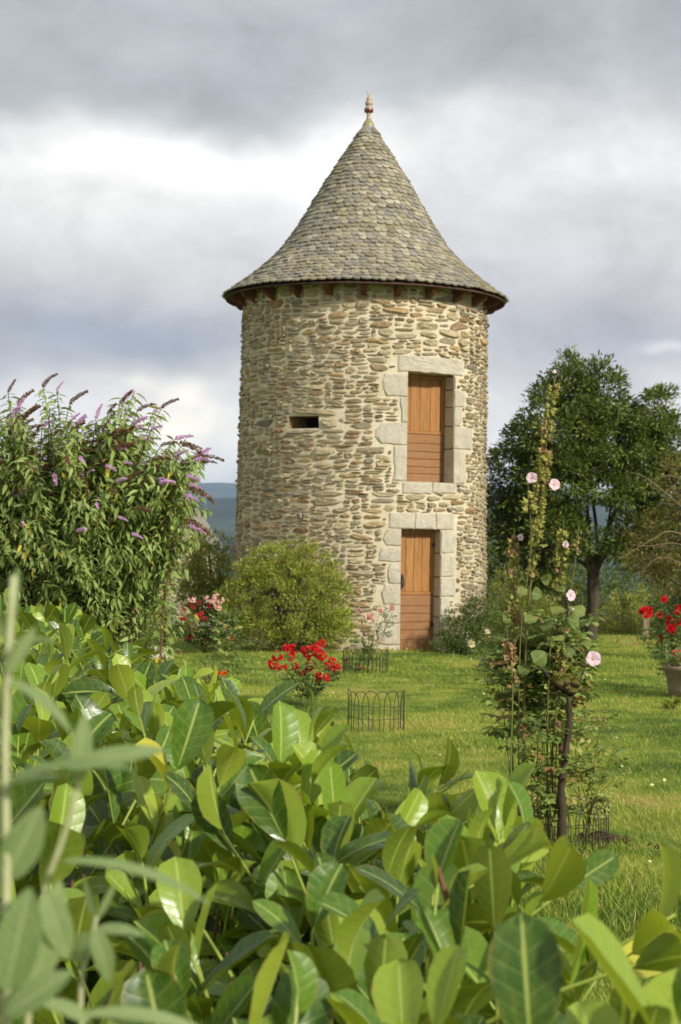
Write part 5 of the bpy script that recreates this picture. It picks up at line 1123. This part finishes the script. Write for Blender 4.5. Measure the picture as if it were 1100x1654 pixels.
# ================================================================ GRASS
def hedge_edge(y): return 0.62 - (y - 1.5) * 0.264
r_ = np.random.default_rng(40); A = Acc()
bl = (np.array([[-.5, 0, 0], [.5, 0, 0], [-.34, .55, -.08], [.34, .55, -.08], [0, 1, -.32]]), [np.array([[0, 1, 3, 2]]), np.array([[2, 3, 4]])], np.array([[-1, 0, 0], [1, 0, 0], [-1, .5, 0], [1, .5, 0], [0, 1, 0.]]))
for (ya, yb, dens, L0, wr) in [(6.2, 10, 4200, .052, .06), (10, 15, 2700, .047, .085), (15, 22, 1350, .046, .13), (22, 38, 560, .052, .18)]:
    n = int(dens * (yb - ya) * (.386 * (ya + yb) / 2 + 2.4)); y = r_.uniform(ya, yb, n); x = r_.uniform(-1, 1, n) * (.193 * y + 1.2)
    k_ = (x > hedge_edge(y) - .5) | (y > 11); k_ &= ((x - TC[0]) ** 2 + (y - TC[1]) ** 2 > 2.16 ** 2); x, y = x[k_], y[k_]; n = len(x)
    pat = np.sin(x * 1.7 + np.sin(y * .9) * 2) * np.sin(y * 1.1 + x * .6) * .5 + .5; Lb = L0 * r_.uniform(.45, 1.15, n) * (.7 + .5 * pat)
    lush = np.exp(-(((x - 1.25) / .7) ** 2 + ((y - 8.8) / 1.0) ** 2)) + (np.exp(-((np.hypot(x - TC[0], y - TC[1]) - 2.2) / .12) ** 2)) + np.exp(-(((x - 1.32) / .35) ** 2 + ((y - 10.5) / .32) ** 2)); Lb *= 1 + 1.1 * np.clip(lush, 0, 1)
    a = r_.uniform(0, 2 * PI, n); D = np.stack([np.cos(a) * r_.uniform(.1, .9, n), np.sin(a) * r_.uniform(.1, .9, n), np.ones(n)], -1); N = np.stack([-np.cos(a), -np.sin(a), .3 + 0 * a], -1) + r_.normal(size=(n, 3)) * .5
    scatter(A, bl, np.stack([x, y, lawn_z(x, y) - .004 - np.clip((y - 34) / 6, 0, 1) ** 2 * .9], -1), D, N, Lb, r_.uniform(0.001, .999, n), wscale=wr * r_.uniform(.8, 1.3, n))
A.build('grass', M_GRASS, None, smooth=False, kind='stuff')
# clover heads and daisies dotted in the lawn
A = Acc(); n = 110; y = r_.uniform(9, 27, n); x = r_.uniform(-1, 1, n) * .19 * y
scatter(A, leaf(1, 2, 1.2, .1, .1), np.stack([x, y, .05 + 0 * x], -1), r_.normal(size=(n, 3)) * [1, 1, .2], np.array([0, -.4, 1.]) + r_.normal(size=(n, 3)) * .2, r_.uniform(.012, .026, n), r_.uniform(0, 1, n))
A.build('daisies', plain_mat('pale_petals', srgb(206, 210, 160), srgb(178, 190, 120), .7, 30), None, kind='stuff')
# ================================================================ LAUREL HEDGE
M_LAUREL = leaf_mat('laurel_leaf', [(0, srgb(44, 78, 24)), (.35, srgb(74, 112, 32)), (.7, srgb(114, 148, 42)), (1, srgb(160, 178, 62))], srgb(152, 162, 58), srgb(186, 198, 108), 0.31, 0.33, nv=7.0, vstr=.12, odd=(0.003, srgb(190, 186, 66)), spec=.5, spots=True)
M_LSTEM = plain_mat('laurel_green_stem', srgb(150, 164, 70), srgb(122, 136, 52), .55, 30, .2)
M_LWOOD = plain_mat('laurel_bark', srgb(128, 88, 62), srgb(84, 62, 46), .85, 40, .5)
rl = np.random.default_rng(50)
hedge = thing('laurel_hedge', 'clipped cherry laurel hedge of large glossy leaves across the foreground', 'hedge', (-0.2, 3.0, 0))
HI = [leaf(8, 4, .44 + .04 * (k % 3), .06 + .14 * (k % 3), -.02 + .13 * (k % 4), tip=.78 - .05 * (k % 3), belly=.52, wav=.02 + .012 * (k % 2), serr=.014, petiole=.07, seed=k) for k in range(8)]
LO_ = [leaf(5, 2, .45, .15, .10 + .08 * k, tip=.75, belly=.5, petiole=.07, seed=k) for k in range(4)]
leaves = []                                                    # (loc, D, N, size, rnd, hero)
stems_a = Acc(); wood_a = Acc()
def shoot(tip, ax, n, L, hero=False, spread=1.0, tone=.5, length=None, open_=0.0):
    ax = norm(ax); length = length or .028 * n + .05; a = norm(np.cross(ax, [.2, .9, .1])); b = np.cross(ax, a); th0 = rl.uniform(0, 6.28)
    for k_ in range(n):
        f_ = k_ / max(1, n - 1); th = th0 + k_ * 2.4 + rl.normal() * .2; o = math.cos(th) * a + math.sin(th) * b
        ang = R(14 + 66 * f_ ** .7 * spread + open_ + rl.normal() * 11); D = ax * math.cos(ang) + o * math.sin(ang) + np.array([0, 0, -.08 * f_]); N = ax * math.sin(ang) - o * math.cos(ang) + rl.normal(size=3) * .18
        sz = L * (.72 + .38 * math.sin(min(1, f_ * 1.3 + .15) * PI * .6)) * rl.uniform(.6, 1.2)
        leaves.append((tip - ax * length * f_, D, N, sz, float(np.clip(tone * .6 + .4 * (1 - f_) * .8 + rl.uniform(-.12, .12), .01, .98)), hero))
    bend = rl.normal(size=3) * .015; tube(stems_a, curve([tip - ax * (length + .12), tip - ax * length * .5 + bend, tip], 6), np.linspace(.0042, .0022, 6), 5)
HERO = [(506, 1128, 4.1, 6, .155, .2), (570, 1190, 3.7, 7, .14, -.1), (455, 1190, 4.0, 7, .14, 0), (385, 1130, 4.4, 7, .13, 0), (680, 1235, 3.3, 7, .14, .1), (735, 1290, 3.0, 7, .14, -.2), (812, 1275, 2.9, 6, .15, 0), (845, 1310, 2.8, 5, .12, .15),
        (838, 1412, 2.45, 6, .11, -.1), (888, 1500, 2.35, 5, .11, .0), (770, 1330, 2.6, 7, .13, .1), (625, 1360, 2.6, 7, .13, .1), (700, 1370, 2.4, 7, .14, 0), (706, 1375, 2.15, 6, .10, 0), (505, 1420, 2.25, 6, .15, .1), (545, 1300, 2.9, 8, .14, 0), (440, 1290, 3.0, 8, .14, -.1),
        (360, 1260, 3.2, 8, .14, 0), (305, 1225, 3.5, 7, .14, 0), (215, 1115, 4.9, 7, .14, 0), (160, 1060, 5.8, 7, .14, 0), (250, 1070, 5.2, 7, .13, 0), (330, 1100, 4.7, 7, .14, 0), (110, 1020, 7.0, 8, .14, 0), (50, 990, 8.2, 8, .14, 0), (60, 1070, 5.6, 8, .14, 0),
        (1095, 1540, 1.5, 5, .15, -.1), (1000, 1590, 1.55, 6, .15, 0), (860, 1610, 1.5, 6, .15, -.1), (930, 1640, 1.95, 6, .13, 0), (1010, 1650, 1.9, 5, .12, .1), (620, 1600, 1.8, 5, .15, .1), (400, 1600, 1.8, 6, .15, 0), (480, 1560, 1.85, 5, .15, .2), (300, 1440, 2.3, 7, .15, 0),
        (620, 1440, 2.2, 6, .12, 0), (740, 1470, 2.1, 6, .14, 0), (230, 1330, 2.8, 8, .14, 0), (120, 1240, 3.2, 8, .14, 0), (560, 1480, 2.05, 6, .13, 0), (800, 1440, 2.2, 6, .13, 0), (1040, 1600, 1.5, 6, .15, .2), (700, 1580, 1.75, 5, .14, 0)]
for (px, py, d, n, L, lx) in HERO:
    tip = P(px, py + .45 * L * FPX / d, d); shoot(tip, (lx + rl.normal() * .08, -.12 + rl.normal() * .1, 1), n, L, True, .85, rl.uniform(.35, 1))
    b = np.array([tip[0] + rl.normal() * .12, tip[1] + rl.normal() * .12, 0]); tube(wood_a, curve([b, b * .5 + tip * .5 + rl.normal(size=3) * .03, tip - [0, 0, .14]], 8), np.linspace(.010, .0025, 8), 6)
def ztop(x, y): return 1.43 - .16 * max(0, min(1, (2.9 - y) / 1.3)) + .03 * math.sin(x * 5 + y * 2.3) + .025 * math.sin(y * 4.1 - x * 3) - .03 * (y < 2)
for layer, (dz, sp, n, L) in enumerate([(0.0, .165, 8, .15), (.15, .17, 8, .15), (.34, .21, 7, .15), (.56, .26, 7, .15), (.8, .3, 7, .16)]):
    y = 1.15
    while y < 9.6:
        xr = hedge_edge(y); xl = -(.193 * y + .75) if y < 5 else -(.193 * y + .5); x = xl + rl.uniform(0, sp)
        while x < xr:
            xx = x + rl.normal() * sp * .3; yy = y + rl.normal() * sp * .3; edge = max(0, 1 - (xr - xx) / .35)
            z = ztop(xx, yy) - dz - (.10 + .16 * (yy < 3.0)) * edge ** 2 - (.10 if (yy < 2.6 and xx > .1) else 0) + rl.normal() * .022 - .035
            gap = math.sin(xx * 7.3 + math.sin(yy * 4.7) * 2) * math.sin(yy * 6.1 + xx * 2.9)
            if gap > (.28 if yy < 4 else .45) and layer < 3: x += sp; continue
            if yy > 1.0 and (yy > 1.35 or layer > 0): shoot(np.array([xx, yy, z]), (edge * .5 + rl.normal() * .36, rl.normal() * .36 - .1, 1), n, L, False, 1.0 + .15 * layer, rl.uniform(0, 1))
            x += sp * rl.uniform(.85, 1.2)
        y += sp
# side of the hedge that faces the lawn, and its far end
for k_ in range(420):
    y = rl.uniform(1.3, 9.6); z = rl.uniform(.15, 1.38); x = hedge_edge(y) + rl.normal() * .05 + .05 * math.sin(y * 6)
    shoot(np.array([x, y, z]), (1.0, .2 + rl.normal() * .3, .75 + rl.normal() * .2), 7, .14, False, 1.0, rl.uniform())
for k_ in range(130):
    x = rl.uniform(-3.0, hedge_edge(9.6)); z = rl.uniform(.15, 1.4); shoot(np.array([x, 9.65 + rl.normal() * .05, z]), (rl.normal() * .3, .9, .8), 7, .14, False, 1.0, rl.uniform())
for k_ in range(90):
    y = rl.uniform(1.2, 9.3); x = rl.uniform(-(.193 * y + .6), hedge_edge(y) - .12); tp = np.array([x + rl.normal() * .12, y + rl.normal() * .12, ztop(x, y) - .2]); b = np.array([x, y, 0]); tube(wood_a, curve([b, (b + tp) / 2 + rl.normal(size=3) * .04, tp], 7), np.linspace(.012, .0025, 7), 6)
for pts, r0 in [([(722, 1720), (728, 1600), (733, 1500), (712, 1420), (706, 1400)], .0075), ([(1, 1), (2, 2)], 0)][:1]: tube(wood_a, curve([P(a, b, 2.15) for a, b in pts], 12), np.linspace(r0 * .8, .003, 12), 8)
def inframe(p_, m=40):
    v = p_ - np.array([0, 0, EYE]); z_ = v @ _f; return 550 + FPX * (v @ _r) / z_, 827 - FPX * (v @ _u) / z_
sc_ = []
for k_, (loc, D, N, sz, rn, hero) in enumerate(leaves):
    px, py = inframe(loc + norm(D) * sz * .5); vis = -30 < px < 1130 and py < 1690
    sc_.append((sz / loc[1] * (1.25 if hero else .9) * (1 if loc[2] > 1.18 else .25)) if vis else 0)
order = np.argsort(-np.array(sc_)); top300 = set(order[:296].tolist())
HIM = []
for k_ in range(8): B = Acc(); B.add(HI[k_][0], HI[k_][1], HI[k_][2]); HIM.append(B.mesh('laurel_leaf', M_LAUREL, True))
groups = {}
for k_, lf in enumerate(leaves):
    loc, D, N, sz, rn, hero = lf
    if k_ in top300:
        X, Dn, Nn = frames(D[None], N[None]); place('leaf', HIM[k_ % 8], hedge, mat4(X[0], Dn[0], Nn[0], sz, loc))
    else:
        groups.setdefault((loc[1] < 3.2 and loc[2] > 1.15, k_ % 4), []).append(lf)
LA = Acc()
for (hi, v), ls in groups.items():
    pr = HI[v * 2] if hi else LO_[v]; scatter(LA, pr, np.array([l[0] for l in ls]), np.array([l[1] for l in ls]), np.array([l[2] for l in ls]), np.array([l[3] for l in ls]), np.array([l[4] for l in ls]))
LA.build('foliage', M_LAUREL, hedge, smooth=True, kind='stuff')
stems_a.build('green_shoots', M_LSTEM, hedge, smooth=True, kind='stuff'); wood_a.build('woody_stems', M_LWOOD, hedge, smooth=True, kind='stuff')
print('leaves', len(leaves))

# ================================================================ BLURRED SPRIG CLOSE TO THE CAMERA
M_SPRIG = leaf_mat('sprig_leaf', [(0, srgb(108, 132, 72)), (.5, srgb(124, 146, 86)), (1, srgb(140, 158, 100))], srgb(172, 182, 146), srgb(168, 178, 132), .6, .35, nv=10, vstr=.25)
M_SPRIGSTEM = plain_mat('sprig_stem', srgb(178, 182, 138), srgb(152, 154, 108), .7, 30, .2)
sb = P(15, 1680, 1.0); sb0 = sb.copy(); sb0[2] = 0
T = thing('butterfly_bush', 'soft grey green leafy stems at the lower left, closest to the camera', 'shrub', sb0)
def stem_px(pts, d, r0, r1):
    p3 = [P(a, b, d + dd) for a, b, dd in pts]; A = Acc(); c_ = curve(p3, 16); tube(A, c_, np.linspace(r0, r1, 16), 10); A.build('stem', M_SPRIGSTEM, T, smooth=True)
stem_px([(14, 2500, .1), (12, 1900, .05), (10, 1654, 0), (10, 1400, 0), (8, 1200, 0), (14, 1040, 0), (22, 930, 0)], 1.0, .0034, .0020)
stem_px([(60, 2500, .1), (40, 1900, .1), (48, 1600, .1), (72, 1440, .1), (100, 1360, .1), (128, 1265, .1)], 1.0, .0026, .0016)
stem_px([(150, 1900, .2), (130, 1620, .2), (148, 1520, .2), (156, 1480, .2)], 1.0, .0022, .0014)
sg = np.random.default_rng(3)
def sleaf(a, b, c, d_, wpx, dep, facing=(.2, -1, .7), bend=.15, fold=.12, dd=0.0):
    p0 = P(a, b, dep); p1 = P(c, d_, dep + dd); L = np.linalg.norm(p1 - p0); pr = leaf(12, 4, (.8 if wpx > 40 else 1) * wpx / FPX * dep / L, fold, bend, tip=1.0, belly=.36, wav=.01, seed=int(a + b) % 99)
    A = Acc(); scatter(A, pr, [p0], [p1 - p0], [np.array(facing, float)], L, sg.uniform()); A.build('leaf', M_SPRIG, T, smooth=True)
for q in [(12, 1100, 148, 1160, 40, 1.0, (.5, -.4, 1), .3), (10, 1090, 60, 1010, 22, .99, (.6, -1, .5), .1), (14, 1040, 92, 1015, 16, 1.0, (0, -.5, 1), .3), (12, 1030, -30, 960, 26, 1.0, (-.5, -1, .3), .1), (16, 1000, 30, 915, 18, 1.0, (.5, -1, .2), .05),
          (10, 1262, 215, 1172, 34, .98, (.1, -.35, 1), .35), (14, 1268, 110, 1235, 20, 1.0, (0, -.3, 1), .2), (110, 1240, 272, 1196, 46, 1.08, (0, -.8, .7), .15), (100, 1392, 368, 1388, 34, 1.08, (.1, -.35, 1), .32),
          (125, 1265, 140, 1150, 46, 1.1, (.5, -1, .2), .1), (8, 1420, 70, 1300, 78, 1.0, (.4, -1, .2), .1), (8, 1430, -60, 1300, 60, 1.0, (-.4, -1, .2), .1), (10, 1600, 50, 1430, 96, .98, (.2, -1, .3), .1), (45, 1600, 105, 1420, 80, 1.08, (.5, -1, .3), .12),
          (72, 1440, 120, 1560, 60, 1.08, (.3, -1, .5), .2), (10, 1640, 115, 1560, 60, .98, (0, -1, .6), .2), (130, 1640, 372, 1618, 36, 1.05, (.1, -.4, 1), .3), (145, 1650, 60, 1600, 34, 1.1, (0, -.5, 1), .2), (150, 1500, 192, 1600, 44, 1.18, (.4, -1, .4), .3), (156, 1485, 134, 1415, 16, 1.2, (-.5, -1, .2), .05), (156, 1485, 188, 1425, 14, 1.2, (.6, -1, .2), .05),
          (150, 1510, 105, 1560, 40, 1.2, (-.3, -1, .5), .3), (152, 1505, 240, 1490, 30, 1.2, (.2, -.5, 1), .3), (8, 1200, -70, 1150, 40, 1.0, (-.2, -.6, 1), .2), (12, 1640, -60, 1500, 90, 1.0, (-.2, -1, .3), .1)]:
    sleaf(*q)
